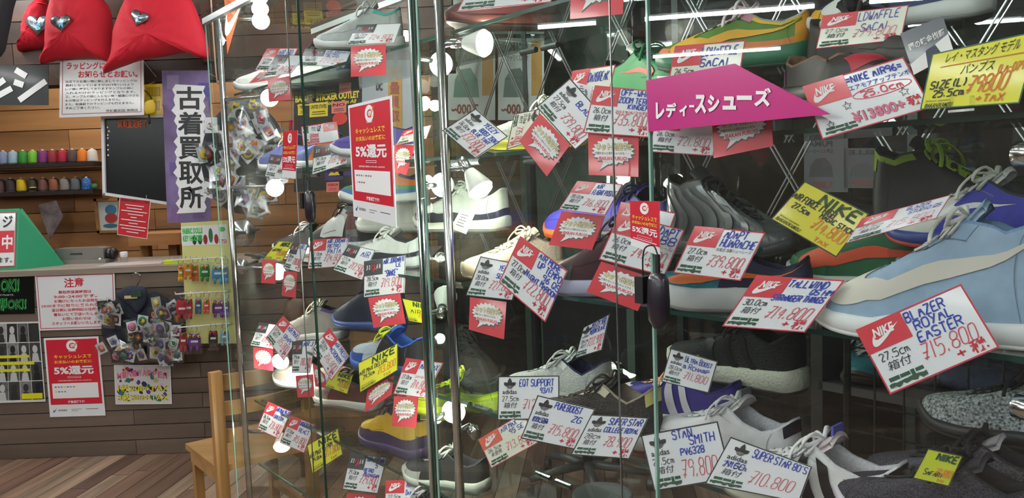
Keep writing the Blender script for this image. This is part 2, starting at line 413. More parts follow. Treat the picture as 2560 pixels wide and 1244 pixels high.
# ================================================================== show cases
S_MID = (on(1070, 0, 1.2) .dot(U)); S_END = on(556, 0, 1.2).dot(U); S_NEAR = .05
DEP = .42; TOPZ = 2.12; BASEZ = .08
SH = [1.852, 1.56, 1.255, .953, .69, .44]
def case(s0, s1, label, door_s):
    t = E('display_case', label, 'display case', G((s0 + s1) / 2, DEP / 2, 0))
    mk('plinth', *gbox(s0, s1, 0, DEP, 0, BASEZ), mat((90, 92, 92), .5), t)
    mk('base_board', *gbox(s0 + .005, s1 - .005, .01, DEP - .01, BASEZ, BASEZ + .012), mat((150, 130, 108), .5), t)
    mk('top_panel', *gbox(s0 - .01, s1 + .01, -.012, DEP + .01, TOPZ, TOPZ + .02), SHELFG, t)
    for e in (-.012, DEP - .008): mk('top_rail', *gbox(s0, s1, e, e + .018, TOPZ - .02, TOPZ), STEEL, t)
    for e in (s0, s1):
        V = [G(e, 0, BASEZ), G(e, DEP, BASEZ), G(e, DEP, TOPZ), G(e, 0, TOPZ)]
        o = mk('end_pane', V, [(0, 1, 2, 3)], CLEAN, t)
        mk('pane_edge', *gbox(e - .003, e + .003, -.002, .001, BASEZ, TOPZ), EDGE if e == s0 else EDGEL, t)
        i = .045 if e == s0 else -.045
        mk('lamp_post', *tube([G(e + i, .03, BASEZ), G(e + i, .03, TOPZ)], .011, 12), CHROME, t, smooth=True)
    for a, b, o_ in ((s0 + .006, door_s - .002, 0.), (door_s + .002, s1 - .006, .004)):
        mk('glass_door', [G(a, o_, BASEZ), G(b, o_, BASEZ), G(b, o_, TOPZ), G(a, o_, TOPZ)], [(0, 1, 2, 3)], GLASS, t)
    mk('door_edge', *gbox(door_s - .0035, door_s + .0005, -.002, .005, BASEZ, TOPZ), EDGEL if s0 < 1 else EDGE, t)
    mk('door_edge', *gbox(door_s + .085, door_s + .087, .002, .005, BASEZ, TOPZ), STEEL, t)
    mk('back_pane', [G(s0, DEP, BASEZ), G(s1, DEP, BASEZ), G(s1, DEP, TOPZ), G(s0, DEP, TOPZ)], [(0, 1, 2, 3)], CLEAN, t)
    for z in SH:
        sh = mk('glass_shelf', *gbox(s0 + .012, s1 - .012, .085, DEP - .015, z - .008, z), SHELFG, t)
        mk('front_edge', *gbox(s0 + .012, s1 - .012, .083, .0855, z - .008, z), EDGE, sh)
        for e in (s0 + .03, s1 - .03):
            for oo in (.12, DEP - .04): mk('shelf_stud', *tube([G(e - .03, oo, z - .016), G(e + .03, oo, z - .016)], .008, 8), CHROME, t)
    return t
DS_R = on(1634, 0, 1.2).dot(U); DS_L = on(784, 0, 1.2).dot(U)
case(S_NEAR, S_MID - .012, 'tall glass show case with magenta sign, full of sneakers and price cards', DS_R)
case(S_MID + .012, S_END, 'tall glass show case beside the wooden chair, with red poster on its glass', DS_L)
# ------------------------------------------------------------------ lamps on the posts in the cases
BULBM = mat((255, 255, 238), .4, emit=BULB_E); BODY = mat((226, 228, 222), .5)
def bulb(px, py, off, post, d, label, lit=True, col=(1., 1., .84)):
    """swivel lamp: short chrome arm from the post, knuckle, ribbed white cone and shining face"""
    p = P(px, py, off); d = (U * d[0] + N * d[1] + Vector((0, 0, d[2]))).normalized()
    t = E('swivel_lamp', label, 'lamp', p, 'small swivel lamps inside the glass cases')
    back = p - d * .07
    if post is not None:
        a = G(post, .03, back.z)
        mk('arm', *tube([a, a * .3 + back * .7, back], .0065, 8), CHROME, t, smooth=True)
    if lit is None:
        mk('socket', *lathe([(.004, .0), (.007, .004), (.0075, .012), (.0145, .022), (.015, .046), (.012, .048)], 18, axisM(back, d)), CHROME, t, smooth=True); return
    mk('knuckle', *lathe([(.004, -.028), (.011, -.026), (.012, -.004), (.011, .012)], 14, axisM(back, d)), CHROME, t, smooth=True)
    prof = [(.013, .01), (.018, .022), (.029, .055), (.031, .064)]
    V, Fc = lathe(prof, 24, axisM(back, d))
    mk('cone', V, Fc, BODY, t, smooth=False)
    mk('lens', *lathe([(.030, .063), (.027, .071), (.015, .078), (.003, .080)], 20, axisM(back, d)), BULBM, t, smooth=True)
    l = bpy.data.lights.new('bulb_light', 'POINT'); l.energy = BULB_W; l.color = col; l.shadow_soft_size = .022
    lo = bpy.data.objects.new('bulb_light', l); COL.objects.link(lo); lo.parent = t; lo.location = d * .05
PR = S_MID - .057; PL = S_END - .045; PM = S_MID + .057; PN = S_NEAR + .045
bulb(1215, 108, .09, PR, (-.8, .25, -.1), 'shining swivel lamp above the card with three-leaf logo marked 32,800')
bulb(1205, 478, .08, PR, (-.45, .1, -.6), 'shining swivel lamp aimed down at the white low sneaker with black trim')
bulb(1196, 1098, .06, PR, (-.8, -.3, -.2), 'dark chrome lamp socket beside the card with orange panel', lit=None)
bulb(1100, 160, .12, PM, (-.5, -.75, -.1), 'shining swivel lamp on the post between the two cases, uppermost')
bulb(1103, 462, .12, PM, (-.5, -.75, 0), 'shining swivel lamp on the middle post beside white sneakers')
bulb(1133, 1030, .12, PM, (-.6, -.6, 0), 'shining swivel lamp on the middle post over neon yellow sneaker')
bulb(1115, 736, .14, PM, (.3, .3, .2), 'unlit swivel lamp turned away on the middle post', lit=False)
bulb(652, 52, .14, PL, (-.7, -.3, -.2), 'shining swivel lamp next to the orange pennant')
bulb(675, 245, .10, PL, (-.8, -.2, -.2), 'shining swivel lamp among bagged patches below the top shelf')
bulb(688, 470, .10, PL, (-.8, -.2, -.1), 'shining swivel lamp below the small red percent tag')
bulb(692, 680, .10, PL, (-.5, -.7, -.1), 'shining swivel lamp beside the yellow price card')
bulb(700, 905, .10, PL, (-.6, -.5, -.2), 'shining swivel lamp behind the tilted card marked 15,800')
bulb(705, 1118, .10, PL, (-.7, -.3, -.5), 'shining swivel lamp at the lowest shelf over the chair seat')
bulb(2490, 384, .05, PN, (.9, .15, .05), 'chrome lamp socket pointing in from the case corner, upper', lit=None)
bulb(2490, 1000, .05, PN, (.9, .15, .05), 'chrome lamp socket pointing in from the case corner, lower', lit=None)
# ------------------------------------------------------------------ night shop window behind the cases
wn = struct(mk('window_1', *gbox(-2.2, 4.9, WOFF, WOFF + .01, 0, CEIL), glassmat('window glass', (.8, .85, .84))))
struct(mk('wall_painted_night', [G(-2.3, WOFF + .5, 0), G(3.5, WOFF + .5, 0), G(3.5, WOFF + .5, CEIL), G(-2.3, WOFF + .5, CEIL)], [(0, 1, 2, 3)], mat((14, 15, 17), .9)))  # added black plane, its colour stands for the night beyond the glass
struct(mk('wall_painted_haze', [G(3.5, WOFF + .5, 0), G(4.6, WOFF + .5, 0), G(4.6, WOFF + .5, CEIL), G(3.5, WOFF + .5, CEIL)], [(0, 1, 2, 3)], mat((150, 166, 152), .9)))  # added plane, pale colour imitates the haze of lamp glow and ceiling reflection
wf = struct(mk('trim_3', *gbox(4.85, 4.95, WOFF - .03, WOFF + .06, 0, CEIL), mat((60, 66, 66), .4, .5)))
for s in (-.9, .25, 1.5, 2.7, 3.9): struct(mk('trim_4', *gbox(s - .02, s + .02, WOFF - .02, WOFF + .03, 0, CEIL), mat((60, 66, 66), .4, .5)))
def gface(px0, py0, px1, py1, off, parent, name='sheet', m=None, th=.001, turn=0.):
    q = [P(x, y, off) for x, y in ((px0, py0), (px1, py0), (px1, py1), (px0, py1))]
    f = Face(q, -N, parent)
    if m: f.sheet(name, m, th)
    return f
# folding lattice gate
gt = E('lattice_gate', 'folding steel lattice gate of crossed double bars behind the cases', 'gate', G(1, WOFF - .12, 0))
go = WOFF - .12
gs0, gs1, gz0, gz1 = -.8, 4.5, 1.0, 2.75; step = .5
for lay, (dx, oo) in enumerate(((1, 0.), (-1, .012))):
    n0 = int((gs1 - gs0) / step) + 5
    for i in range(-5, n0):
        for dd in (-.011, .011):
            a0 = gs0 + i * step + dd
            za, zb = gz0, gz1; k_ = .62
            sa, sb = (a0, a0 + (zb - za) * k_) if dx > 0 else (a0 + (zb - za) * k_, a0)
            # clip to the gate
            def clip(sx, zx, sy, zy, lim, side):
                if (sx - lim) * side > 0 and (sy - lim) * side > 0: return None
                if (sx - lim) * side > 0: t_ = (lim - sx) / (sy - sx); return lim, zx + t_ * (zy - zx), sy, zy
                if (sy - lim) * side > 0: t_ = (lim - sx) / (sy - sx); return sx, zx, lim, zx + t_ * (zy - zx)
                return sx, zx, sy, zy
            c = clip(sa, za, sb, zb, gs0, -1)
            if c: c = clip(*c, gs1, 1)
            if c and abs(c[1] - c[3]) > .02:
                mk('bar', *tube([G(c[0], go + oo, c[1]), G(c[2], go + oo, c[3])], .0045, 6), STEEL, gt)
# ================================================================== sneakers
def lerp_tab(tab, t):
    for a, b in zip(tab, tab[1:]):
        if t <= b[0]:
            k = (t - a[0]) / (b[0] - a[0]); k = k * k * (3 - 2 * k) * .5 + k * .5
            return [x + (y - x) * k for x, y in zip(a[1:], b[1:])]
    return list(tab[-1][1:])
NS = 30                        # stations on each side
def fancy(c, r=.6, **k): return mat(c, r, **k)
def shoe(toe, heel, z, label, main, sole=(236, 236, 232), style='low', zones=None, lace=(240, 240, 240), lining=(60, 60, 66), tongue=None,
         logo=None, logoc=(255, 255, 255), th=(.032, .022), knit=None, outs=None, bow=True, gloss=.55, tilt=0., name='sneaker', group=None, L=None, soletex=0., tonguetop=None, cap=None):
    """toe and heel are points on the shelf; the shoe is lofted from its sole line up to the topline"""
    toe = Vector(toe); heel = Vector(heel); d = toe - heel; d.z = 0
    Lx = L or min(max(d.length, .27), .315); d.normalize()
    t0 = E(name, label, 'sneaker', (heel.x, heel.y, z), group or 'sneakers shown in the glass cases', rot=(0, -tilt, math.atan2(d.y, d.x)))
    wk = .92 if style != 'heel' else .8
    def width(x):
        b = lerp_tab([(0, .036), (.2, .036), (.42, .033), (.72, .050), (.86, .047), (1, .040)], x)[0] * wk
        if x < .12: b *= (1 - (1 - x / .12) ** 2.4) ** .5
        if x > .80: b *= max(0, 1 - ((x - .80) / .20) ** 2.3) ** .5
        return b
    cen = lambda x: .006 * math.sin(x * 2.6) - .003
    X = [(1 - math.cos(math.pi * i / NS)) / 2 for i in range(NS + 1)]
    loop = [(x, width(x), 1) for x in X] + [(x, width(x), -1) for x in reversed(X[1:-1])]
    T = [i / NS for i in range(NS + 1)] + [i / NS for i in range(NS - 1, 0, -1)]
    n = len(loop); sp = lambda x: .016 * max(0, (x - .72) / .28) ** 2 + .006 * max(0, (.1 - x) / .1) ** 2
    ztop = lambda x: sp(x) + th[0] + (th[1] - th[0]) * min(1, max(0, (x - .1) / .75)) + .006 * max(0, (x - .88) / .12) ** 1.5 + .004 * max(0, (.12 - x) / .12)
    def ring(z_f, outset):
        r = []
        for x, w_, s in loop:
            w2 = w_ + outset * (1 if w_ > .004 else 0); xx = x * Lx
            if x < .02: xx -= outset
            if x > .985: xx += outset
            r.append(Vector((xx, cen(x) + s * w2, z_f(x))))
        return r
    def stack(rings, cap0=False, cap1=False):
        V = [v for r in rings for v in r]; Fc = []
        for a in range(len(rings) - 1):
            for i in range(n): Fc.append((a * n + i, a * n + (i + 1) % n, (a + 1) * n + (i + 1) % n, (a + 1) * n + i))
        if cap0: Fc.append(tuple(range(n - 1, -1, -1)))
        if cap1: Fc.append(tuple(range((len(rings) - 1) * n, len(rings) * n)))
        return V, Fc
    outs = outs or tuple(int(c * .55) for c in sole)
    mk('outsole', *stack([ring(lambda x: sp(x), -.003), ring(lambda x: sp(x) + .001, .001), ring(lambda x: sp(x) + .006, .002)], True, True), mat(outs, .6), t0, True, True)
    mk('midsole', *stack([ring(lambda x: sp(x) + .006, .0005), ring(lambda x: sp(x) + .009, .0035), ring(lambda x: .45 * sp(x) + .55 * ztop(x), .0045), ring(lambda x: ztop(x) - .003, .0035), ring(ztop, .0005)], False, True),
       mat(sole, .45, bump=soletex, scale=160 if soletex else 40), t0, True, True)
    # topline
    zc = {'low': .092, 'mid': .125, 'high': .155, 'knit': .108, 'heel': .085}[style]; sc = Lx / .29
    zv = .072 if style != 'high' else .076; dip = .014 if style != 'knit' else .020
    xe = {'low': .40, 'mid': .36, 'high': .33, 'knit': .36, 'heel': .55}[style]; ze = zc + {'low': .014, 'mid': .006, 'high': .0, 'knit': .006, 'heel': -.02}[style]
    tab = [(0, .02, .0, zc + .010), (.07, .022, .016, zc + .009), (.18, .075, .029, zc - .004), (.30, .17, .032, zc - dip), (.42, xe - .11, .030, zc - dip + .008), (.52, xe, .025, ze), (.72, .52, .019, .6 * zv + .4 * ze), (.88, .61, .013, zv + .003), (1, .64, 0, zv)]
    TL = []
    for i, (x, w_, s) in enumerate(loop):
        a, y, zz = lerp_tab(tab, T[i]); TL.append(Vector((a * Lx, cen(a) + s * y * sc, zz * sc)))
    PB = ring(lambda x: ztop(x) - .004, -.0015)
    MR = 12
    def S(i, v):
        i0 = int(math.floor(i)) % n; i1 = (i0 + 1) % n; f = i - math.floor(i)
        p = PB[i0].lerp(PB[i1], f); q = TL[i0].lerp(TL[i1], f); dz = q.z - p.z; h = p - q; h.z = 0
        t_ = T[i0]
        c1 = p + Vector((0, 0, dz * (.62 if t_ > .6 else .45))); c2 = q + h * (.5 if t_ > .6 else .25) + Vector((0, 0, -.13 * dz))
        if t_ < .2: c1 = c1 + Vector((-.006, 0, 0)); c2 = c2 + Vector((.004, 0, 0))
        u = 1 - v
        return p * u ** 3 + c1 * (3 * u * u * v) + c2 * (3 * u * v * v) + q * v ** 3
    def nrm(i, v):
        a = S(i + .3, v) - S(i - .3, v); b = S(i, min(1, v + .03)) - S(i, max(0, v - .03)); m_ = b.cross(a)
        return m_.normalized() if m_.length > 1e-9 else Vector((0, 0, 1))
    zones = zones or {}
    test = {'toe_cap': lambda t, v: t > .80 and v < .62, 'toe_guard': lambda t, v: t > .62 and v < .26, 'heel_counter': lambda t, v: t < .20 and v < .66, 'heel_tab': lambda t, v: t < .12 and v >= .60,
            'eyestay': lambda t, v: .47 < t < .97 and v > .76, 'collar': lambda t, v: t < .47 and v > .80, 'mudguard': lambda t, v: v < .26, 'quarter': lambda t, v: .18 < t < .60, 'saddle': lambda t, v: .42 < t < .62 and v > .2, 'stripe_band': lambda t, v: .20 < v < .40,
            'upper_band': lambda t, v: .40 <= v < .62, 'back_half': lambda t, v: t < .52}
    grid = {k: [] for k in list(zones) + ['upper']}
    for i in range(n):
        t_ = (T[i] + T[(i + 1) % n]) / 2
        for j in range(MR):
            v = (j + .5) / MR
            for k in zones:
                if test[k](t_, v): grid[k].append((i, j)); break
            else: grid['upper'].append((i, j))
    for k, cells in grid.items():
        if not cells: continue
        idx = {}; V = []; Fc = []; lift = 0 if k == 'upper' else .0011
        def vid(i, j):
            i %= n
            if (i, j) not in idx: idx[(i, j)] = len(V); V.append(S(i, j / MR) + nrm(i, j / MR) * lift)
            return idx[(i, j)]
        for i, j in cells: Fc.append((vid(i, j), vid(i + 1, j), vid(i + 1, j + 1), vid(i, j + 1)))
        c = main if k == 'upper' else zones[k]
        mm = mat(c, .75, var=knit[0], scale=knit[1], bump=.6) if (knit and k in ('upper',)) else (c if not isinstance(c, tuple) else mat(c, gloss, var=.06, scale=60, bump=.08))
        mk(k, V, Fc, mm, t0, True, True)
    # lining: rolls over the collar and goes down inside
    ctr = Vector((.3 * Lx, cen(.3), 0))
    def inn(f, dz, absz=None):
        r = []
        for p in TL:
            c = Vector((min(max(p.x, .10 * Lx), .58 * Lx), cen(.3), p.z)); q = c + (p - c) * f; q.z = p.z + dz if absz is None else absz; r.append(q)
        return r
    V, Fc = stack([TL, inn(.93, .004), inn(.82, .002), inn(.76, -.012), inn(.80, 0, .055 * sc), inn(.9, 0, .034)], False, True)
    mk('lining', V, Fc, fab(lining, .9), t0, True, True)
    # tongue
    if style != 'heel':
        tc = tongue or main; top = {'low': .020, 'mid': .026, 'high': .026, 'knit': .016}[style]
        tp = [Vector((.645 * Lx, 0, (zv - .006) * sc)), Vector((.52 * Lx, 0, (.55 * zv + .45 * ze - .001) * sc)), Vector((xe * Lx, 0, (ze + .004) * sc)), Vector(((xe - .07) * Lx, 0, (ze + top) * sc)), Vector(((xe - .085) * Lx, 0, (ze + top + .003) * sc))]
        cl = spline(tp, 4); V = []; Fc = []; m_ = 9
        for a, p in enumerate(cl):
            k = a / (len(cl) - 1); hw = (.014 + .016 * k) * sc * (1 if a < len(cl) - 2 else .85)
            for up in (0, 1):
                for b in range(m_):
                    y = (b / (m_ - 1) - .5) * 2; V.append(Vector((p.x + .004 * k * up, cen(p.x / Lx) + y * hw, p.z - .010 * y * y * sc - (.007 * (1 - up)))))
        R = 2 * m_
        for a in range(len(cl) - 1):
            for b in range(m_ - 1):
                Fc.append((a * R + m_ + b, a * R + m_ + b + 1, (a + 1) * R + m_ + b + 1, (a + 1) * R + m_ + b)); Fc.append((a * R + b + 1, a * R + b, (a + 1) * R + b, (a + 1) * R + b + 1))
            for b in (0, m_ - 1): Fc.append((a * R + b, a * R + m_ + b, (a + 1) * R + m_ + b, (a + 1) * R + b))
        e = (len(cl) - 1) * R
        for b in range(m_ - 1): Fc.append((e + b, e + b + 1, e + m_ + b + 1, e + m_ + b))
        to = mk('tongue', V, Fc, fab(tc, .8, .05), t0, True, True)
        if tonguetop:
            p = cl[-4]; mk('tongue_label', *box(p + Vector((.004, 0, .002)), (.004, .03 * sc, .018 * sc), None), mat(tonguetop, .6), to, False, True)
    # laces
    if lace:
        parts = []; half = n // 2; rows = 6 if style != 'high' else 8
        ii = [int((.54 + .38 * k / (rows - 1)) * NS) for k in range(rows)]
        fl_ = .45
        for k, i in enumerate(ii):
            a = S(i, .80) + nrm(i, .80) * .002; b = S(n - i, .80) + nrm(n - i, .80) * .002; m_ = (S(i, .97) + S(n - i, .97)) / 2 + Vector((.0, 0, .009))
            a2 = S(i, .95) + nrm(i, .95) * .004; b2 = S(n - i, .95) + nrm(n - i, .95) * .004; parts.append(tube(spline([a, a2, m_, b2, b], 3), .0042, 6, fl_))
            if k + 1 < rows:
                i2 = ii[k + 1]; c = S(n - i2, .80) + nrm(n - i2, .80) * .002
                c2 = S(n - i2, .95) + nrm(n - i2, .95) * .004; parts.append(tube(spline([a, a2, (a2 + c2) / 2 + Vector((0, 0, .006)), c2, c], 3), .0036, 6, fl_))
        if bow:
            o = (S(ii[0], .95) + S(n - ii[0], .95)) / 2 + Vector((-.004, 0, .012))
            for s in (-1, 1):
                parts.append(tube(spline([o, o + Vector((.006, s * .02, .012)), o + Vector((.012, s * .040, .004)), o + Vector((.016, s * .034, -.008)), o + Vector((.004, s * .012, -.002)), o], 3), .0036, 6, .6))
                parts.append(tube(spline([o, o + Vector((.02, s * .018, .003)), o + Vector((.034, s * .036, -.016)), o + Vector((.036, s * .044, -.034))], 3), .0034, 6, .6))
        mk('laces', *join(*parts), mat(lace, .8, var=.05, scale=300, bump=.3), t0, True, True)
    # side marks
    SEAM = None
    def ribbon(nm, A, B, m_, side, sub=4, lift=.0022):
        V, Fc = [], []
        for a, b in zip(A, B):
            for k in range(sub + 1):
                t_ = a[0] + (b[0] - a[0]) * k / sub; v = a[1] + (b[1] - a[1]) * k / sub
                i = t_ * NS if side > 0 else n - t_ * NS
                V.append(S(i, v) + nrm(i, v) * lift)
        for a in range(len(A) - 1):
            for k in range(sub): Fc.append((a * (sub + 1) + k, a * (sub + 1) + k + 1, (a + 1) * (sub + 1) + k + 1, (a + 1) * (sub + 1) + k))
        mk(nm, V, Fc, m_, t0, True, True)
    if style != 'heel':
        dk = tuple(int(c * .72) for c in main) if isinstance(main, tuple) else (60, 60, 60); sm_ = mat(dk, .7)
        for s in (-1, 1):
            for A in ([(.50 + .47 * q / 12, .30 - .06 * math.sin(q / 12 * 3)) for q in range(13)], [(.795 + .06 * (q / 8) ** 2, .03 + .93 * q / 8) for q in range(9)], [(.215 + .03 * math.sin(q / 8 * 3), .03 + .85 * q / 8) for q in range(9)], [(.46 + .47 * q / 12, .735 + .03 * math.sin(q / 12 * 3)) for q in range(13)]):
                ribbon('seam', A, [(a + .004, b + .012) for a, b in A], sm_, s, 1, .0016)
            ev = []
            for k in range(6):
                i = (.54 + .38 * k / 5) * NS; i = i if s > 0 else n - i; p_ = S(i, .80) + nrm(i, .80) * .0016; ev.append(lathe([(.0042, 0), (.0042, .0016), (.002, .0018)], 8, axisM(p_, nrm(i, .80))))
            if lace: mk('eyelets', *join(*ev), sm_, t0, True, True)
    if logo == 'swoosh' or logo == 'small':
        (ta, tb, va, vb) = (.80, .10, .12, .86) if logo == 'swoosh' else (.62, .36, .3, .7)
        f = lambda p: (ta + (tb - ta) * p[0], va + (vb - va) * p[1] / .36)
        dense = lambda Q: [(a.x, a.y) for a in spline([Vector((x, y, 0)) for x, y in Q], 3)]
        for s in (-1, 1): ribbon('swoosh', [f(p) for p in dense(SW_O)], [f(p) for p in dense(SW_I)], mat(logoc, .5), s)
    if logo == 'stripes':
        for s in (-1, 1):
            for k in range(3):
                c = .36 + .085 * k
                A = [(c - .022 + .11 * v, .04 + .80 * v) for v in [q / 10 for q in range(11)]]; B = [(p[0] + .046, p[1]) for p in A]
                ribbon('stripe', A, B, mat(logoc, .5), s, 2)
    if logo == 'cage':
        for s in (-1, 1):
            for k in range(3):
                c = .34 + .09 * k
                A = [(c + .13 * v, .04 + .72 * v) for v in [q / 10 for q in range(11)]]; B = [(p[0] + .03, p[1]) for p in A]
                ribbon('cage_bar', A, B, mat(logoc, .4), s, 2, .003)
    if logo == 'waves':
        for s in (-1, 1):
            for k in range(7):
                c = .16 + .09 * k
                A = [(c + .05 * math.sin(v * 5), .1 + .74 * v) for v in [q / 10 for q in range(11)]]; B = [(p[0] + .04, p[1]) for p in A]
                ribbon('moulded_rib', A, B, mat(logoc, .25, .6), s, 2, .003)
    return t0
nrisers = 0
def riser(a, b, z0, z1, label):
    """clear acrylic stand under a shoe"""
    c = (Vector(a) + Vector(b)) / 2; d = (Vector(b) - Vector(a)); d.z = 0; ln = min(d.length * .8, .24); d.normalize(); e = Vector((-d.y, d.x, 0))
    t = E('acrylic_riser', label, 'display stand', (c.x, c.y, z0), 'clear acrylic stands under sneakers')
    ax = (d, e, Vector((0, 0, 1)))
    mk('top_plate', *box((c.x, c.y, z1 - .002), (ln, .10, .003), ax), ACRYL, t)
    for s in (-1, 1): mk('side_plate', *box(Vector((c.x, c.y, (z0 + z1) / 2)) + d * (s * ln / 2), (.003, .10, z1 - z0 - .004), ax), ACRYL, t)
def put(tx, to, hx, ho, z, label, main, base=None, **k):
    if base is not None: z = base + (z - base) * .9
    to, ho = max(to, .10), max(ho, .12)
    a, b = on(tx, to, z), on(hx, ho, z)
    d = (a - b); d.z = 0; Lk = k.get('L') or min(max(d.length, .27), .315); d.normalize(); k['L'] = Lk
    m = (a + b) / 2; lo, hi = (S_NEAR + .03, S_MID - .03) if m.dot(U) < S_MID else (S_MID + .03, S_END - .03)
    if True:                               # keep the whole shoe inside its own case
        s0, s1 = sorted((b.dot(U), (b + d * Lk).dot(U))); s0 -= .03; s1 += .01
        sh_ = max(lo - s0, 0) - max(s1 - hi, 0); b = b + U * sh_; a = b + d * Lk
    a = b + d * Lk
    if base is not None and z - base > .02: riser(a, b, base, z - .001, 'clear acrylic stand under the ' + ' '.join(label.split()[:10]))
    o = shoe(a, b, z, label, main, **k)
    return o
# ------------------------------------------------------------------ right-hand case
W = (236, 236, 234); OFFW = (222, 220, 208); K = (26, 26, 30); NAVY = (36, 42, 74)
A_, B_, C_, D_, T_ = SH[1], SH[2], SH[3], SH[4], SH[0]
put(2052, .10, 2640, .15, B_, 'light blue suede high-top sneaker with cream swoosh mark and thick white sole', (158, 184, 210), style='high', sole=(236, 238, 238), th=(.034, .030),
    zones={'toe_cap': (226, 214, 222), 'eyestay': (146, 174, 204)}, lace=(238, 236, 228), logo='swoosh', logoc=(224, 220, 208), tongue=(150, 178, 206), lining=(120, 150, 185), L=.31, outs=(225, 226, 226))
put(1960, .29, 2440, .29, B_ + .04, 'green suede low sneaker with large orange swoosh mark', (24, 104, 66), base=B_, zones={'collar': (30, 110, 70), 'toe_guard': (40, 120, 80)}, logo='swoosh', logoc=(226, 84, 44), lace=None, tongue=(24, 110, 66), lining=(190, 190, 180), bow=False, sole=(230, 232, 228))
put(2300, .27, 2700, .26, B_ + .13, 'royal blue and white sneaker with red-edged white swoosh mark', (222, 222, 212), base=B_, zones={'quarter': (48, 52, 170), 'heel_counter': (48, 52, 170), 'collar': (48, 52, 170)}, logo='small', logoc=(240, 240, 240), lace=(232, 230, 222), sole=(60, 76, 160), tongue=(230, 230, 225), outs=(200, 70, 50))
put(1662, .11, 2030, .2, B_, 'teal mesh sneaker with orange swoosh mark on white midsole', (22, 132, 150), zones={'toe_cap': (18, 126, 148), 'back_half': (28, 36, 72), 'eyestay': (64, 178, 178)}, logo='swoosh', logoc=(240, 122, 48), lace=(28, 150, 160), tongue=(64, 178, 178), lining=(30, 40, 70), th=(.046, .042), sole=(226, 230, 232), knit=(.15, 300))
put(1985, .30, 1680, .30, B_ + .085, 'silver moulded high-top sneaker with wavy ribs', (96, 100, 104), base=B_, style='high', logo='waves', logoc=(124, 128, 132), lace=(60, 62, 66), sole=(70, 72, 76), gloss=.22, tongue=(70, 72, 76), lining=(40, 40, 44), bow=False)
put(1405, .11, 1670, .2, B_, 'dark maroon velvet sneaker with icy lilac sole', (66, 28, 38), style='high', zones={'toe_guard': (64, 74, 70), 'eyestay': (60, 28, 36)}, lace=(70, 32, 42), sole=(196, 200, 232), th=(.036, .034), tongue=(62, 28, 38), lining=(40, 22, 28))
put(1175, .14, 1360, .34, B_, 'cream knit sneaker with pull tab beside the white three-leaf card', (224, 212, 188), style='knit', knit=(.12, 420), lace=(226, 216, 192), sole=(206, 190, 158), tongue=(222, 212, 190), lining=(150, 140, 124), th=(.036, .030), outs=(190, 170, 130))
put(1335, .36, 1560, .34, B_ + .10, 'violet blue sneaker toe with bright orange sole', (70, 62, 190), base=B_, sole=(238, 112, 52), lace=(60, 54, 170), lining=(40, 40, 90), outs=(220, 100, 40))
put(1115, .20, 1385, .3, B_ + .12, 'white low sneaker with black glossy band above its sole', (228, 232, 222), base=B_, zones={'mudguard': K, 'toe_guard': K}, lace=(230, 234, 224), sole=(228, 230, 214), tongue=(228, 232, 222), lining=(210, 214, 204), gloss=.35)
put(1480, .36, 1700, .34, A_ - .20, 'dark indigo sneaker behind the card marked 16,800', (44, 44, 120), base=B_, sole=(50, 50, 60), lace=(40, 40, 100))
# third shelf
put(1196, .19, 1505, .25, C_, 'pale grey sneaker with navy lining and webbed overlay', (206, 210, 208), style='knit', zones={'heel_counter': (190, 194, 190), 'mudguard': (226, 228, 226), 'eyestay': (230, 232, 230)}, lace=(216, 218, 216), lining=(30, 34, 78), sole=(228, 230, 232), tongue=(200, 204, 206), outs=(50, 54, 60), knit=(.14, 260))
put(1312, .10, 1650, .15, C_, 'black flecked knit sneaker with cream lace cage', (54, 50, 48), style='knit', zones={'eyestay': (214, 208, 178), 'heel_tab': (222, 214, 134)}, knit=(.75, 330), lace=(70, 62, 58), sole=(232, 228, 228), lining=(150, 138, 126), tongue=(46, 42, 40), outs=(150, 40, 50))
put(1515, .26, 1850, .28, C_ + .022, 'purple suede sneaker with white stripes and peach laces', (58, 48, 142), base=C_, zones={'toe_cap': (234, 228, 236), 'heel_tab': (70, 58, 160)}, logo='stripes', logoc=(226, 222, 232), lace=(248, 178, 132), sole=(226, 228, 234), tongue=(66, 54, 158), lining=(40, 34, 96), tonguetop=(200, 150, 90))
put(1640, .19, 1998, .20, C_, 'plain white leather sneaker behind the card marked 9,800', (232, 232, 236), zones={'heel_tab': (30, 32, 50)}, lace=(240, 240, 242), sole=(232, 232, 234), tongue=(236, 236, 238), lining=(206, 206, 214), gloss=.4, tonguetop=(120, 124, 130))
put(1765, .10, 2268, .11, C_, 'white leather sneaker with three black stripes and black heel', (234, 234, 236), zones={'heel_tab': K, 'toe_cap': (228, 226, 220)}, logo='stripes', logoc=K, lace=(244, 244, 244), sole=(226, 222, 206), tongue=(228, 214, 220), lining=(214, 212, 218), gloss=.38, tonguetop=(90, 90, 190), L=.315)
put(1655, .335, 2010, .345, C_ + .125, 'black sneaker with pebbled white foam sole and caged bars', (28, 28, 32), base=C_, style='knit', knit=(.5, 260), logo='cage', logoc=(16, 16, 18), lace=(24, 24, 28), sole=(222, 222, 206), soletex=.9, th=(.046, .034), lining=(22, 22, 26), tongue=(24, 24, 28), outs=(30, 30, 32))
put(2095, .10, 2640, .12, C_ + .03, 'dark grey flecked knit sneaker with thick black laces', (64, 62, 72), style='knit', knit=(.7, 420), lace=(26, 26, 30), sole=(222, 214, 226), lining=(40, 40, 46), tongue=(70, 68, 78), outs=(200, 200, 205), base=C_)
put(2262, .21, 2660, .23, C_ + .035, 'grey heather knit sneaker behind the yellow-green card', (92, 88, 98), style='knit', knit=(.6, 380), lace=(28, 28, 32), sole=(40, 40, 44), lining=(50, 50, 56), tongue=(200, 196, 202), base=C_)
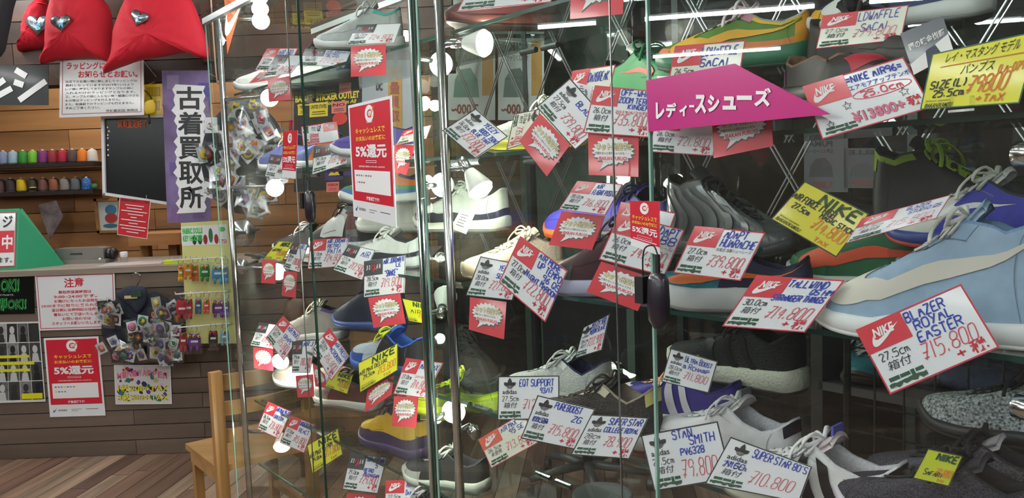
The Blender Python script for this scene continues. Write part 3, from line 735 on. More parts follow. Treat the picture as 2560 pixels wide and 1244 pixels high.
put(2440, .31, 2800, .31, C_ + .13, 'black and white speckled knit sneaker in the case corner', (170, 174, 176), style='knit', knit=(.9, 240), lace=(40, 40, 42), sole=(60, 60, 62), lining=(30, 30, 34), base=C_)
# second shelf
put(1672, .16, 2030, .27, A_ + .13, 'yellow and green runner with orange waffle band and pink laces', (96, 140, 44), base=A_, zones={'heel_counter': (238, 164, 36), 'heel_tab': (240, 166, 40), 'collar': (246, 206, 40), 'mudguard': (226, 130, 60), 'eyestay': (222, 150, 170)}, logo='swoosh', logoc=(246, 188, 42), lace=(240, 226, 228), sole=(48, 116, 86), tongue=(220, 190, 200), lining=(200, 196, 190), th=(.036, .026))
put(1770, .24, 1528, .30, A_ + .09, 'bright green and red runner with white tongue label', (26, 140, 78), base=A_, zones={'heel_tab': (206, 40, 44), 'heel_counter': (30, 150, 84), 'toe_guard': (236, 232, 224)}, logo='small', logoc=(226, 70, 50), lace=(34, 130, 80), sole=(232, 230, 222), tongue=(236, 236, 232), lining=(60, 62, 60), tonguetop=(20, 20, 20))
put(2080, .26, 2480, .30, A_ + .17, 'blue and amber runner behind the printed black-and-white tag', (36, 52, 96), base=A_, zones={'toe_guard': (236, 176, 44), 'eyestay': (236, 176, 44)}, logo='swoosh', logoc=(232, 232, 226), lace=(120, 170, 220), sole=(226, 228, 226), lining=(120, 60, 60))
put(2140, .10, 1990, .2, A_ + .045, 'black heeled pump with purple and red trim', (30, 24, 28), base=A_, style='heel', zones={'heel_counter': (92, 30, 84), 'toe_cap': (170, 30, 50)}, lace=None, sole=(40, 34, 36), lining=(120, 90, 70), L=.25)
put(2250, .16, 2040, .22, A_ + .06, 'black buckled platform shoe behind the card with inked stars', (34, 28, 28), base=A_, style='mid', lace=(30, 26, 26), sole=(44, 40, 40), lining=(60, 52, 48))
put(1232, .14, 1480, .28, A_, 'grey knit sneaker with thick rope laces and yellow sole', (206, 212, 196), style='knit', knit=(.25, 300), lace=(226, 230, 214), sole=(206, 196, 60), th=(.03, .028), lining=(160, 164, 150), tongue=(214, 218, 204))
put(2560, .35, 2190, .35, A_ - .17, 'black sneaker with lime green pull straps', (30, 30, 36), base=B_, style='high', zones={'collar': (150, 176, 44), 'heel_tab': (150, 180, 40)}, lace=(160, 190, 50), sole=(40, 42, 48), lining=(60, 64, 70))
put(1150, .14, 1330, .3, T_, 'dark red sneaker on the uppermost shelf', (92, 40, 44), sole=(120, 60, 56), lace=(50, 30, 34))
put(1790, .2, 2030, .3, T_ + .0, 'black sneaker on the uppermost shelf', (38, 38, 44), sole=(210, 210, 210))
# ------------------------------------------------------------------ left-hand case
put(618, .14, 740, .28, T_, 'white sneaker on the top shelf with its round toe at the glass', W, lace=(238, 238, 238), sole=(220, 220, 220), tongue=W, lining=(200, 200, 200))
put(712, .18, 872, .30, T_, 'white and black sneaker with tall black tongue on the top shelf', (232, 234, 234), style='mid', zones={'eyestay': K, 'heel_counter': (120, 190, 190)}, lace=(30, 30, 32), tongue=K, lining=K, sole=(230, 232, 230), tonguetop=(150, 160, 60))
put(905, .20, 1010, .30, T_ + .06, 'pale grey sneaker with aqua collar on the top shelf', (206, 208, 210), base=T_, style='mid', zones={'collar': (70, 186, 178), 'heel_tab': (240, 240, 240)}, lace=(220, 220, 220), sole=(236, 236, 236), lining=(150, 150, 150))
put(655, .14, 800, .24, A_, 'blue-grey sneaker toe behind the card with price in red', (92, 96, 160), lace=(200, 200, 210), sole=(226, 226, 230))
put(752, .14, 900, .24, A_, 'slate blue sneaker with orange side under the 29.0cm card', (96, 110, 170), zones={'quarter': (232, 130, 60)}, lace=(220, 220, 226), sole=(226, 228, 230))
put(930, .16, 1058, .28, A_ + .02, 'violet sneaker behind the large red poster', (84, 66, 160), lace=(80, 60, 150), sole=(226, 226, 230))
put(846, .35, 975, .37, A_ - .19, 'cream sneaker behind the black alarm clip', (226, 222, 204), base=B_, lace=(224, 220, 204), sole=(226, 222, 206))
put(955, .20, 1062, .34, A_ - .10, 'multicolour sneaker with orange, green and blue bands', (240, 130, 60), base=B_, zones={'mudguard': (60, 110, 170), 'stripe_band': (60, 150, 90), 'collar': (60, 50, 120)}, lace=(60, 56, 130), sole=(230, 230, 230))
put(756, .17, 940, .26, B_ + .03, 'black high sneaker with white side panel beside the alarm clip', (40, 38, 42), base=B_, style='mid', zones={'collar': (70, 40, 50), 'saddle': (226, 228, 228)}, lace=(36, 36, 40), sole=(210, 212, 210), tongue=(44, 42, 46))
put(905, .12, 1064, .22, B_, 'white sneaker with black glossy toe band at the 19,800 card', (232, 234, 232), zones={'toe_guard': (44, 46, 58), 'mudguard': (50, 52, 62)}, lace=(238, 238, 236), sole=(222, 226, 226), tongue=(232, 234, 232), gloss=.35)
put(975, .28, 1072, .34, B_ + .10, 'white high-top sneaker with perforated ankle and gold figure', (230, 230, 222), base=B_, style='high', lace=(232, 232, 226), sole=(224, 222, 214), logo='small', logoc=(190, 140, 40))
put(690, .14, 840, .26, B_, 'black sneaker behind the yellow price card', (44, 44, 48), lace=(230, 230, 230), sole=(224, 224, 224))
put(735, .14, 870, .28, C_, 'grey and purple suede sneaker with looped pale laces', (160, 156, 148), style='mid', zones={'collar': (84, 62, 130), 'toe_guard': (70, 150, 140)}, lace=(206, 200, 184), sole=(206, 208, 206), tongue=(176, 168, 152))
put(840, .22, 1010, .32, C_ + .07, 'deep teal and purple high sneaker behind the third shelf', (24, 36, 60), base=C_, style='high', zones={'collar': (64, 44, 130), 'eyestay': (20, 84, 84)}, lace=(26, 28, 40), sole=(60, 80, 150))
put(862, .09, 1062, .16, C_, 'blue and white runner with pink, yellow and black lacing', (196, 208, 222), zones={'toe_guard': (52, 86, 170), 'back_half': (34, 34, 42), 'eyestay': (238, 80, 140)}, knit=(.1, 300), lace=(206, 226, 40), sole=(60, 110, 190), tongue=(30, 90, 190), lining=(40, 90, 180), outs=(40, 70, 150))
put(690, .14, 850, .26, D_ + .08, 'pale grey suede sneaker with orange and black laces', (190, 184, 172), base=D_, zones={'toe_guard': (176, 166, 152)}, lace=(236, 110, 50), sole=(226, 226, 222))
put(792, .16, 950, .24, D_ + .07, 'grey and brown technical sneaker with silver eyelets', (150, 140, 132), base=D_, zones={'back_half': (96, 58, 50), 'quarter': (110, 60, 54)}, lace=(54, 44, 44), sole=(220, 220, 216))
put(762, .22, 960, .30, D_ + .10, 'tan orange sneaker with teal and violet striped side', (186, 112, 60), base=D_, zones={'stripe_band': (70, 110, 130), 'mudguard': (88, 80, 104), 'upper_band': (150, 92, 66), 'toe_cap': (206, 128, 66)}, lace=(56, 44, 42), sole=(60, 62, 74))
put(852, .12, 1060, .14, D_ + .03, 'yellow suede high sneaker with dark purple panels', (214, 174, 44), style='mid', zones={'eyestay': (44, 36, 66), 'heel_tab': (50, 40, 74), 'mudguard': (60, 46, 84)}, lace=(54, 44, 72), base=D_, sole=(66, 52, 92), tongue=(46, 38, 66), lining=(50, 40, 70), tonguetop=(230, 230, 230))
put(985, .10, 1150, .12, SH[5] + .12, 'dark navy sneaker with white rope laces above the day-and-night card', (38, 40, 58), base=SH[5], lace=(230, 230, 228), sole=(180, 190, 186))
# seen beyond the middle post
put(1098, .16, 1262, .30, D_ + .20, 'black sneaker with neon yellow waves and sole', (54, 60, 50), base=D_, zones={'mudguard': (216, 240, 40), 'upper_band': (40, 44, 40), 'stripe_band': (190, 226, 40)}, lace=(220, 240, 60), sole=(220, 240, 50), lining=(60, 64, 56))
put(1120, .12, 1300, .2, D_ - .02, 'charcoal sneaker with white toe below the orange-panel card', (48, 50, 50), zones={'toe_guard': (200, 206, 196)}, lace=(200, 204, 200), sole=(206, 210, 200))
# ================================================================== price cards
INKB = mat((34, 56, 176), .5); INKR = mat((216, 62, 84), .5); INKK = mat((34, 34, 38), .5); STAMP = mat((44, 84, 62), .55); TAXR = mat((206, 32, 58), .5)
RED = paper((212, 34, 56), .4); CARDW = paper((236, 238, 244), .35); CARDC = paper((240, 240, 224), .4); YEL = paper((238, 232, 24), .4); KPAN = paper((40, 42, 48), .4); ORG = mat((226, 130, 30), .5)
LOGOW = mat((248, 246, 248), .5); PINKR = mat((226, 60, 90), .5); YTX = mat((246, 222, 60), .5); GREY = mat((96, 96, 100), .5)
def cardface(q, off, parent_args, face=None, tilt=.12, mino=.012, local=True):
    cx = sum(p[0] for p in q) / 4; cy = sum(p[1] for p in q) / 4
    if face is None: face = .62 if cx < 1300 else .32
    for _ in range(30):
        c = P(cx, cy, off); nr = (CAM - c).normalized() * face - N * (1 - face); nr.z += tilt; nr.normalize()
        Q = [onplane(p[0], p[1], c, nr) for p in q]
        if min(v.dot(N) - D for v in Q) >= mino or mino < 0: break
        off += .006
    t = E(*parent_args[:3], loc=sum(Q, Vector()) / 4, group=parent_args[3])
    return Face(Q, nr, t)
def stamp(f, u0, v0, u1, v1):
    w_ = u1 - u0; h = v1 - v0
    for k, (a, b) in enumerate(((0.06, .34), (.36, .62), (.64, .74), (.77, .98))): f.rect('stamp', STAMP, u0 + w_ * a, v0 + .03 * h * (k % 2), u0 + w_ * b, v0 + h * (.34 if k != 2 else .5))
    top = [(u0 + w_ * x / 14, v0 + h * (.46 + .10 * random.random())) for x in range(15)]; bot = [(u0 + w_ * x / 14, v0 + h * (.70 + .28 * random.random())) for x in range(15)]
    f.add('stamp', STAMP, top + bot, [(i, i + 1, 15 + i + 1, 15 + i) for i in range(14)], .0008)
def trefoil(f, m, cu, cv, r):
    a = f.asp
    for ang, sc in ((0, 1.), (-.95, .92), (.95, .92)):
        pts = []
        for k in range(13):
            t = k / 12; x = .34 * math.sin(math.pi * t) ** .8 * (1 if True else 1); pts.append((x, t))
        sh = [(x, t) for x, t in pts] + [(-x, t) for x, t in reversed(pts[1:-1])]
        L = []
        for x, y in sh:
            y = y * 1.15 * sc; x *= sc * .95; c, s = math.cos(ang), math.sin(ang); X = x * c + y * s; Y = -x * s + y * c
            L.append((cu + X * r / a, cv + (.25 - max(Y, .28)) * r))
        f.poly('logo', m, L, .0009)
    for k in range(3):
        hw = (.62, .5, .34)[k]; y = cv + (.03 + .13 * k) * r
        f.line('logo', m, [(cu - hw * r / a, y - .04 * r), (cu, y + .03 * r), (cu + hw * r / a, y - .04 * r)], .038 * r)
def body(f, size, price, kanji, pr=(.42, .55, .92, .78), tax=True, so=.45, ink=.0072):
    f.hand('size_note', INKK, size, .07, so, .35, so + .11, .0065)
    f.text('size_note', INKK, kanji, .10, so + .14, .33, so + .27, 0, .2)
    stamp(f, .035, .80, .39, .965)
    f.hand('price_lettering', INKR, '$' + price, pr[0], pr[1], pr[2], pr[3], ink, .25)
    if tax:
        f.hand('price_lettering', TAXR, '+', .68, .80, .755, .93, .012, 0); f.text('price_lettering', TAXR, '税', .80, .765, .94, .955, .02)
PG = 'laminated price cards in the cases'
_lab = {}
def uniq(l):
    if l in _lab: print('DUP LABEL', l)
    _lab[l] = 1; return l
def nike(q, off, title, size, price, lab, cream=False, kanji='箱付', panel=RED, extra=(), **kw):
    f = cardface(q, off, ('price_card', uniq(lab), 'price card', PG), **kw)
    f.sheet('card_sheet', CARDC if cream else CARDW); f.border('border', TAXR, .022, .0004)
    f.rect('logo_panel', panel, 0, 0, .43, .40, .0007)
    f.text('logo', LOGOW, 'NIKE', .12, .09, .33, .22, .035, .25, .0011); f.swoosh('logo', LOGOW, .08, .12, .38, .34, .0012)
    for k, t in enumerate(title):
        f.hand('title_lettering', INKB, t[0], *t[1:5], .0105, .1)
    for t, m, b in extra:
        if any(ord(c) > 255 for c in t): f.text('title_lettering', m, t, *b)
        else: f.hand('title_lettering', m, t, *b, hw=.009)
    body(f, size, price, kanji); f.done(); return f
def jordan(q, off, title, size, price, lab, **kw):
    f = cardface(q, off, ('price_card', uniq(lab), 'price card', PG), **kw)
    f.sheet('card_sheet', CARDW); f.border('border', INKK, .016, .0004); f.rect('logo_panel', KPAN, 0, 0, .46, .42, .0007)
    for k, ch in enumerate('JORDAN'): f.text('logo', LOGOW if k not in (2, 3) else TAXR, ch, .06 + .062 * k, .13, .095 + .062 * k, .26, .02, 0, .0012)
    f.poly('logo', TAXR, [(.21, .30), (.25, .22), (.235, .12), (.27, .2), (.33, .31), (.27, .27), (.22, .34)], .0011)
    for t in title: f.hand('title_lettering', INKB, t[0], *t[1:5], .0105, .1)
    body(f, size, price, '箱付'); f.done(); return f
def three(q, off, title, size, price, lab, kanji='箱付', bord=INKK, cream=False, tax=True, pr=(.42, .54, .92, .77), **kw):
    f = cardface(q, off, ('price_card', uniq(lab), 'price card', PG), **kw)
    f.sheet('card_sheet', CARDC if cream else CARDW); f.border('border', bord, .024, .0004)
    trefoil(f, INKK, .2, .22, .2); f.text('logo', INKK, 'adidas', .08, .31, .32, .41, .012)
    for t in title: f.hand('title_lettering', INKB, t[0], *t[1:5], .0105, .1)
    body(f, size, price, kanji, pr, tax, .46); f.done(); return f
def yellow(q, off, lines, price, lab, m=YEL, foot='IBAKAN/KAMISU', **kw):
    f = cardface(q, off, ('price_card', uniq(lab), 'price card', PG), **kw)
    f.sheet('card_sheet', m); f.border('border', mat((30, 40, 24), .5), .022, .0004)
    f.hand('title_lettering', mat((36, 70, 30), .5), 'NIKE', .36, .06, .94, .28, .028, .08)
    for t in lines: f.hand('title_lettering', INKK, t[0], *t[1:5], .011)
    f.hand('price_lettering', ORG, '$' + price, .48, .52, .95, .76, .012, .2); f.hand('price_lettering', ORG, 'tax', .62, .82, .82, .94, .011)
    if foot: f.text('stamp', INKK, '24 hours operation', .05, .80, .36, .86, .0, .3); f.text('stamp', INKK, foot, .04, .87, .42, .95, .01, .3)
    f.done(); return f
def net(q, off, lab, **kw):
    f = cardface(q, off, ('notice_card', uniq(lab), 'notice card', 'red speech-bubble notice cards'), **kw)
    f.sheet('card_sheet', RED)
    def burst(k, du, dv):
        pts = []
        for i in range(40):
            a = 2 * math.pi * i / 40; r = k * (1 if i % 2 else .84); pts.append((.5 + du + .45 * r * math.cos(a), .42 + dv + .34 * r * math.sin(a)))
            if i == 11: pts += [(.34 + du, .70 + dv), (.22 + du, .93 + dv), (.44 + du, .74 + dv)] if False else []
        return pts
    f.poly('bubble_outline', GREY, burst(1.0, .012, .02), .0005); f.poly('bubble_outline', GREY, [(.33, .66), (.22, .91), (.50, .70)], .0005)  # printed dark grey outline under the bubble
    f.poly('bubble', LOGOW, burst(.96, 0, 0), .0008); f.poly('bubble', LOGOW, [(.33, .64), (.235, .87), (.47, .68)], .0008)
    for m_, r_, l_ in ((INKK, .011, .0010), (YTX, .0065, .0012), (LOGOW, 0, .0014)):
        for dx, dy in (((-1, -1), (1, -1), (1, 1), (-1, 1), (0, 0)) if r_ else ((0, 0),)): f.text('lettering', m_, 'ネット出品中!!', .17 + dx * r_, .235 + dy * r_, .85 + dx * r_, .40 + dy * r_, .0, 0, l_)
    f.text('lettering', mat((96, 66, 20), .5), '今買わないと売れちゃうかも・・・', .14, .44, .86, .51, .012, 0, .0011)
    f.text('lettering', PINKR, 'IBAKAN FURUGI', .22, .55, .78, .64, .03, 0, .0011)
    f.done(); return f
def Q(*v): return [(v[i], v[i + 1]) for i in range(0, 8, 2)]
# ---- right case
nike(Q(1488,213, 1642,228, 1627,344, 1458,332), .035, [('OFF-WHITE', .46,.03,1.0,.15), ('ZOOM TERRA', .44,.19,.97,.31), ('KINGER', .6,.33,.92,.43)], '26.0cm', '35,800', 'white price card with red panel marked 35,800 and a date in red', extra=[('2019/6/29発', INKR, (.42,.46,.92,.54))])
nike(Q(1432,177, 1539,161, 1514,268, 1406,280), .16, [('DAYBREAK', .44,.12,.9,.34)], '26.0cm', '19,800', 'cream price card with red panel behind the white barcode label', True)
f = cardface(Q(1423,202, 1482,216, 1473,255, 1404,240), .10, ('barcode_label', 'small white barcode label tucked behind price cards', 'label', None)); f.sheet('label_sheet', CARDW)
for k in range(14): f.rect('bars', INKK, .08 + .022 * k, .15, .08 + .022 * k + .006 * (1 + k % 2), .62)
for k in range(5): f.rect('print', INKK, .5, .12 + .14 * k, .62 + .06 * (k % 3), .17 + .14 * k)
f.text('print', INKK, 'adidas', .70, .40, .96, .60, .01, rot=1.2); f.done()
three(Q(1425,195, 1522,303, 1438,375, 1341,267), .07, [('BLACK S', .42,.16,.9,.3), ('', 0,0,0,0)], '27.5cm', '39,800', 'tilted white card with three-leaf logo beside the red-dated card')
three(Q(1189,271, 1270,341, 1188,396, 1105,326), .04, [('YEEZY', .45,.07,.8,.2), ('BOOST 350V2', .5,.26,1.0,.38), ('BLUE TINT', .4,.42,.9,.52)], '26.0cm', '32,800', 'tilted white card with three-leaf logo nearest the swivel lamp post', pr=(.36, .56, .88, .8))
three(Q(1350,272, 1340,350, 1266,374, 1286,284), .10, [], '22.0cm', '35,800', 'cream card standing on edge between the tilted cards', cream=True)
net(Q(1350,283, 1425,362, 1367,441, 1298,352), .05, 'red speech-bubble card turned on its corner')
net(Q(1470,333, 1597,332, 1596,442, 1472,437), .03, 'red speech-bubble card under the card dated in red')
net(Q(1429,-90, 1560,-95, 1558,35, 1425,48), .05, 'red speech-bubble card at the uppermost shelf of the near case')
nike(Q(1195,-75, 1400,-90, 1378,5, 1142,29), .05, [], '26.5cm', '13,800', 'white price card on the uppermost shelf marked 13,800 and 26.5cm')
nike(Q(1688,115, 1864,100, 1842,235, 1662,245), .07, [('LDWAFFLE', .42,.08,.92,.24), ('SACAI', .42,.30,.8,.44)], '26.5cm', '69,800', 'cream price card with red panel in front of the yellow-green runner', True, extra=[('(N-248)', INKR, (.6,.5,.85,.6))])
nike(Q(2058,39, 2272,12, 2252,100, 2040,122), .12, [('LDWAFFLE', .45,.06,.92,.3), ('SACAI', .5,.4,.8,.62)], '27.0cm', '79,800', 'cream price card with red panel above the black pump', True)
nike(Q(1640,285, 1800,296, 1783,390, 1623,379), .05, [], '26.0cm', '21,800', 'white price card sticking out under the magenta sign')
net(Q(1779,276, 1925,258, 1933,365, 1784,395), .045, 'red speech-bubble card under the magenta sign')
nike(Q(1444,452, 1557,460, 1513,538, 1397,523), .10, [('AIR', .5,.05,.64,.2), ('FLIGHT POSITE', .48,.24,.98,.4)], '28.0cm', '16,800', 'white price card with red panel above the indigo sneaker, marked 16,800')
net(Q(1404,527, 1512,540, 1480,625, 1372,612), .105, 'red speech-bubble card below the 16,800 card beside cream sneaker')
nike(Q(1301,589, 1419,677, 1363,805, 1247,705), .035, [('AIR MORE', .46,.02,.9,.13), ('UP TEMPO', .5,.16,.97,.28), ('96 QS', .66,.31,1.0,.42), ('Night Maroon', .36,.43,1.0,.55)], '27.0cm', '22,800', 'tilted white price card with red panel marked 22,800')
three(Q(1201,640, 1310,662, 1281,751, 1164,738), .055, [('YEEZY', .5,.12,.8,.26), ('SESAME', .5,.34,.85,.46)], '28.0cm', '27,800', 'white card with three-leaf logo marked 27,800 beside the tilted card')
net(Q(1175,742, 1266,754, 1260,848, 1172,823), .05, 'red speech-bubble card hanging beside the tilted 22,800 card')
nike(Q(1548,535, 1712,574, 1661,690, 1497,648), .045, [('ADAPT', .6,.04,.96,.2), ('BB', .74,.22,.96,.38)], '26.0cm', '47,800', 'white price card with red panel behind the small red percent tag', extra=[('(自動シューレース)', INKR, (.46,.42,.96,.5))])
nike(Q(1553,504, 1690,532, 1650,640, 1520,610), .10, [], '26.0cm', '24,800', 'white price card hidden behind the 47,800 card')
net(Q(1503,653, 1632,694, 1594,777, 1466,729), .04, 'red speech-bubble card overlapping icy lilac sole')
nike(Q(1738,564, 1914,581, 1851,702, 1683,682), .035, [('ADAPT', .48,.03,.80,.18), ('HUARACHE', .48,.2,.97,.36)], '27.0cm', '39,800', 'white price card with red panel marked 39,800 over teal sneaker', extra=[('充電式 自動シューレース', INKK, (.46,.39,.95,.46))])
nike(Q(1892,688, 2112,700, 2012,831, 1805,815), .03, [('TALLWIND', .44,.05,.88,.18), ('QS HM', .74,.2,.98,.3), ('STRANGER THINGS', .36,.33,.95,.44)], '30.0cm', '14,800', 'white price card with red panel at the white toe of light blue high-top')
yellow(Q(2012,452, 2173,534, 2091,643, 1927,547), .05, [('AIR FORCE I HIGH', .02,.26,.66,.40), ('MAGIC STICK', .5,.40,.99,.5), ('27.5cm', .10,.46,.36,.58)], '14,800', 'tilted yellow price card with black lettering', m=paper((214, 206, 24), .4))
nike(Q(2156,545, 2378,486, 2341,545, 2113,608), .06, [('BLAZER', .55,.06,.8,.2), ('STUDIO QS', .6,.26,.95,.4)], '27.5cm', '15,800', 'creased white price card with red panel over green sneaker')
nike(Q(2139,824, 2403,709, 2499,868, 2225,986), .02, [('BLAZER', .44,.06,.8,.2), ('ROYAL', .48,.22,.82,.35), ('EASTER', .46,.38,.86,.52)], '27.5cm', '15,800', 'large white price card with red panel on light blue high-top')
f = cardface(Q(2183,792, 2260,780, 2275,850, 2195,862), .06, ('size_tag', 'plain white size tag behind the large card', 'tag', None)); f.sheet('tag_sheet', CARDW); f.done()
three(Q(1677,870, 1794,903, 1771,982, 1653,953), .06, [('Ultra Boost', .36,.08,.93,.26), ('m Rchamp', .36,.30,.9,.46)], '28.0cm', '11,800', 'white card with three-leaf logo marked 11,800 against black sneaker', tax=False)
three(Q(1602,1087, 1794,1052, 1830,1195, 1636,1228), .025, [('STAN', .40,.03,.66,.18), ('SMITH', .60,.16,.92,.32), ('PV6328', .46,.36,.76,.48)], '27.5cm', '9,800', 'white card with three-leaf logo in front of plain white sneaker', tax=False, pr=(.42,.56,.88,.86))
three(Q(1827,1091, 2030,1166, 1998,1255, 1762,1209), .02, [("SUPER STAR 80'S", .34,.06,.97,.24), ('NIGO', .10,.44,.32,.56)], '27.5cm', '10,800', 'white card with three-leaf logo in front of black-striped white sneaker', tax=False, pr=(.42,.5,.9,.8))
three(Q(1479,1035, 1621,1043, 1573,1147, 1427,1136), .03, [('SUPER STAR', .38,.06,.95,.22), ('COLLEGE ROYAL', .36,.28,.95,.40)], '28cm', '8,900', 'white card with three-leaf logo below the purple sneaker toe', pr=(.46,.5,.9,.74))
three(Q(1344,987, 1489,1022, 1438,1123, 1302,1095), .045, [('PUREBOOST', .36,.05,.82,.2), ('ZG', .72,.26,.88,.4), ('KOLOR', .08,.46,.34,.56)], '27.5cm', '15,800', 'white card with three-leaf logo marked 15,800 under flecked sneaker')
three(Q(1246,940, 1398,938, 1398,1046, 1244,1050), .09, [('EQT SUPPORT', .36,.08,.92,.24), ('93/17', .7,.28,.9,.4)], '27.5cm', '12,800', 'white card with three-leaf logo leaning on pale grey sneaker')
three(Q(1459,818, 1524,784, 1504,875, 1438,895), .12, [('YEEZY 500', .36,.04,.92,.2), ('MOON SLATE', .36,.24,.95,.38)], '26cm', '27,900', 'small upright card with three-leaf logo marked 27,900', pr=(.36,.5,.93,.74))
nike(Q(1196,1098, 1308,1030, 1345,1106, 1228,1170), .05, [('AIR MAX', .46,.06,.8,.2), ('95 SE', .6,.24,.9,.38)], '26.5cm', '13,800', 'cream price card with orange panel below the third shelf', True, panel=paper((226, 88, 60), .4), kanji='未使用')
yellow(Q(2320,1121, 2407,1140, 2372,1215, 2282,1194), .02, [('Safari', .2,.6,.7,.8)], '9,800', 'yellow-green price card on grey knit sneaker', m=paper((190, 200, 30), .4), foot=None)
f = cardface(Q(1152,522, 1188,532, 1165,585, 1126,570), .12, ('size_tag', 'small cream size tag on the white low sneaker', 'tag', None)); f.sheet('tag_sheet', CARDC)
for k in range(5): f.rect('print', GREY, .2, .2 + .13 * k, .7 - .08 * (k % 2), .235 + .13 * k)
f.done()
# hand-decorated card, yellow pump card, printed tag
f = cardface(Q(2006,216, 2258,142, 2330,268, 2056,348), .02, ('price_card', 'white price card with inked stars and outlined pink price', 'price card', PG))
f.sheet('card_sheet', CARDW); f.border('border', TAXR, .02, .0004); f.rect('logo_panel', paper((226, 84, 96), .4), 0, 0, .42, .42, .0007)
f.text('logo', LOGOW, 'NIKE', .10, .10, .30, .24, .035, .25, .0011); f.swoosh('logo', LOGOW, .06, .13, .33, .36, .0012)
f.hand('title_lettering', INKB, '=NIKE AIR96=', .42, .07, .95, .19, .012); f.text('title_lettering', INKB, 'エアモアアップテンポ', .42, .23, .99, .33, .01)
f.hand('title_lettering', PINKR, '25.0cm', .5, .39, .88, .50, .011, 0); f.ell('title_lettering', PINKR, .69, .445, .27, .10, ring=.007)
for u, v, r in ((.34, .56, .08), (.86, .6, .085), (.13, .80, .07)):
    pts = [(u + r * .7 * (1 if k % 2 == 0 else .45) * math.sin(k * math.pi / 5) / f.asp * 1.3, v - r * (1 if k % 2 == 0 else .45) * math.cos(k * math.pi / 5)) for k in range(11)]
    f.line('star_doodle', INKK, pts, .006)
stamp(f, .05, .84, .36, .97)
for m, b, l in ((GREY, .045, .0009), (mat((238, 112, 150), .5), .02, .0011)): f.text('price_lettering', m, '¥13800+', .34, .70, .82, .90, b, 0, l)
f.text('price_lettering', TAXR, '税', .84, .70, .97, .88, .03); f.done()
f = cardface(Q(2330,135, 2600,75, 2548,258, 2300,274), .035, ('price_card', 'wide yellow price card clipped to the shelf, marked 9,800', 'price card', PG))
f.sheet('card_sheet', YEL); f.border('border', mat((30, 100, 70), .5), .018, .0004)
f.text('title_lettering', INKK, 'レイ・マスタング モデル', .16, .05, .86, .22, .005, .2); f.rect('title_lettering', ORG, .12, .27, .95, .285, .0009)
f.text('title_lettering', INKK, 'パンプス', .34, .30, .66, .46, .005, .2); f.hand('price_lettering', ORG, '(LA-079)', .7, .40, .97, .52, .010)
f.hand('title_lettering', INKK, 'SIZE(L)', .06, .52, .42, .65, .011); f.hand('title_lettering', INKK, '25.5cm', .10, .68, .42, .80, .011)
f.hand('price_lettering', ORG, '$9800', .44, .52, .84, .78, .014, .3); f.hand('price_lettering', ORG, '+TAX', .56, .83, .84, .94, .013)
f.text('stamp', INKK, '24 hours operation', .04, .84, .30, .89, 0, .3); f.text('stamp', INKK, 'IBAKAN/KAMISU', .04, .90, .34, .98, .02, .3); f.done()
cl = E('shelf_clip', 'clear plastic clip holding the wide yellow card', 'clip', P(2415, 275, .03))
for px in (2378, 2428):
    mk('jaw', *box(P(px, 278, .03), (.012, .006, .010), UN), ACRYL, cl); mk('pin', *box(P(px + 2, 262, .03), (.004, .004, .022), UN), ACRYL, cl)
mk('bar', *box(P(2403, 276, .03), (.03, .002, .003), UN), WHITE, cl)
f = cardface(Q(2250,84, 2357,40, 2386,133, 2285,187), .04, ('printed_tag', 'dark grey printed tag with white title and pale lower half', 'tag', None)); f.sheet('tag_sheet', paper((96, 98, 108), .35))
f.text('lettering', LOGOW, '鋼の錬金術師', .08, .30, .94, .48, .02); f.poly('print', LOGOW, [(0, .75), (1, .48), (1, 1), (0, 1)], .0006); f.poly('print', mat((52, 58, 82), .5), [(.42, .62), (.66, .58), (.78, 1), (.36, 1)], .0008); f.done()
# magenta sign on the outside of the glass
t = E('magenta_sign', 'magenta pointed sign with white katakana stuck on the glass', 'sign', P(1800, 250, -.004))
q = [P(x, y, -.004) for x, y in ((1615, 159), (2076, 159), (2076, 329), (1618, 329))]; f = Face(q, -N, t)
cu = lambda x: (x - 1616) / (2076 - 1616); cv = lambda y: (y - 159) / 170
f.sheet('sign_sheet', paper((190, 16, 122), .3), .002, [(cu(1615), cv(201)), (cu(1860), 0), (1, cv(285)), (cu(1620), 1)])
for k, ch in enumerate('レディースシューズ'):
    x = (1645, 1676, 1714, 1742, 1757, 1792, 1831, 1867, 1909)[k]; wd = (26, 30, 22, 14, 31, 31, 34, 37, 40)[k]; y0 = (256, 256, 262, 262, 236, 236, 240, 238, 219)[k]; y1 = (298, 294, 290, 268, 284, 280, 274, 250, 266)[k]
    f.text('lettering', LOGOW, ch, cu(x), cv(y0), cu(x + wd), cv(y1), .05, 0, .0016)
f.done()
# ---- left case
nike(Q(668,121, 745,120, 716,178, 637,175), .09, [('AIR 180', .46,.08,.9,.3)], '27.0cm', '12,800', 'white price card with red panel lying on the white toe')
jordan(Q(690,137, 764,138, 728,183, 660,192), .05, [], '27.5cm', '42,800', 'white price card with black panel propped on the top shelf edge')
jordan(Q(764,121, 877,128, 862,165, 745,164), .06, [('AIR JORDAN 5', .5,.04,.98,.18), ('RETRO', .5,.22,.78,.34), ('ISLAND', .5,.36,.8,.46)], '27.0cm', '22,800', 'white price card with black panel beneath the tall black tongue')
jordan(Q(893,62, 1003,58, 986,107, 864,113), .06, [], '28.0cm', '24,800', 'white price card with black panel below the aqua collar sneaker')
net(Q(877,116, 964,110, 965,187, 877,192), .05, 'red speech-bubble card below the 28.0cm card on the top shelf')
net(Q(669,201, 726,189, 728,250, 672,255), .04, 'red speech-bubble card beside the lit lamp and bagged patches')
net(Q(650,180, 712,178, 690,199, 622,208), .07, 'red speech-bubble card lying folded under the top shelf card')
nike(Q(842,303, 850,352, 758,366, 752,316), .12, [], '29.5cm', '18,800', 'white price card standing on its side with red panel')
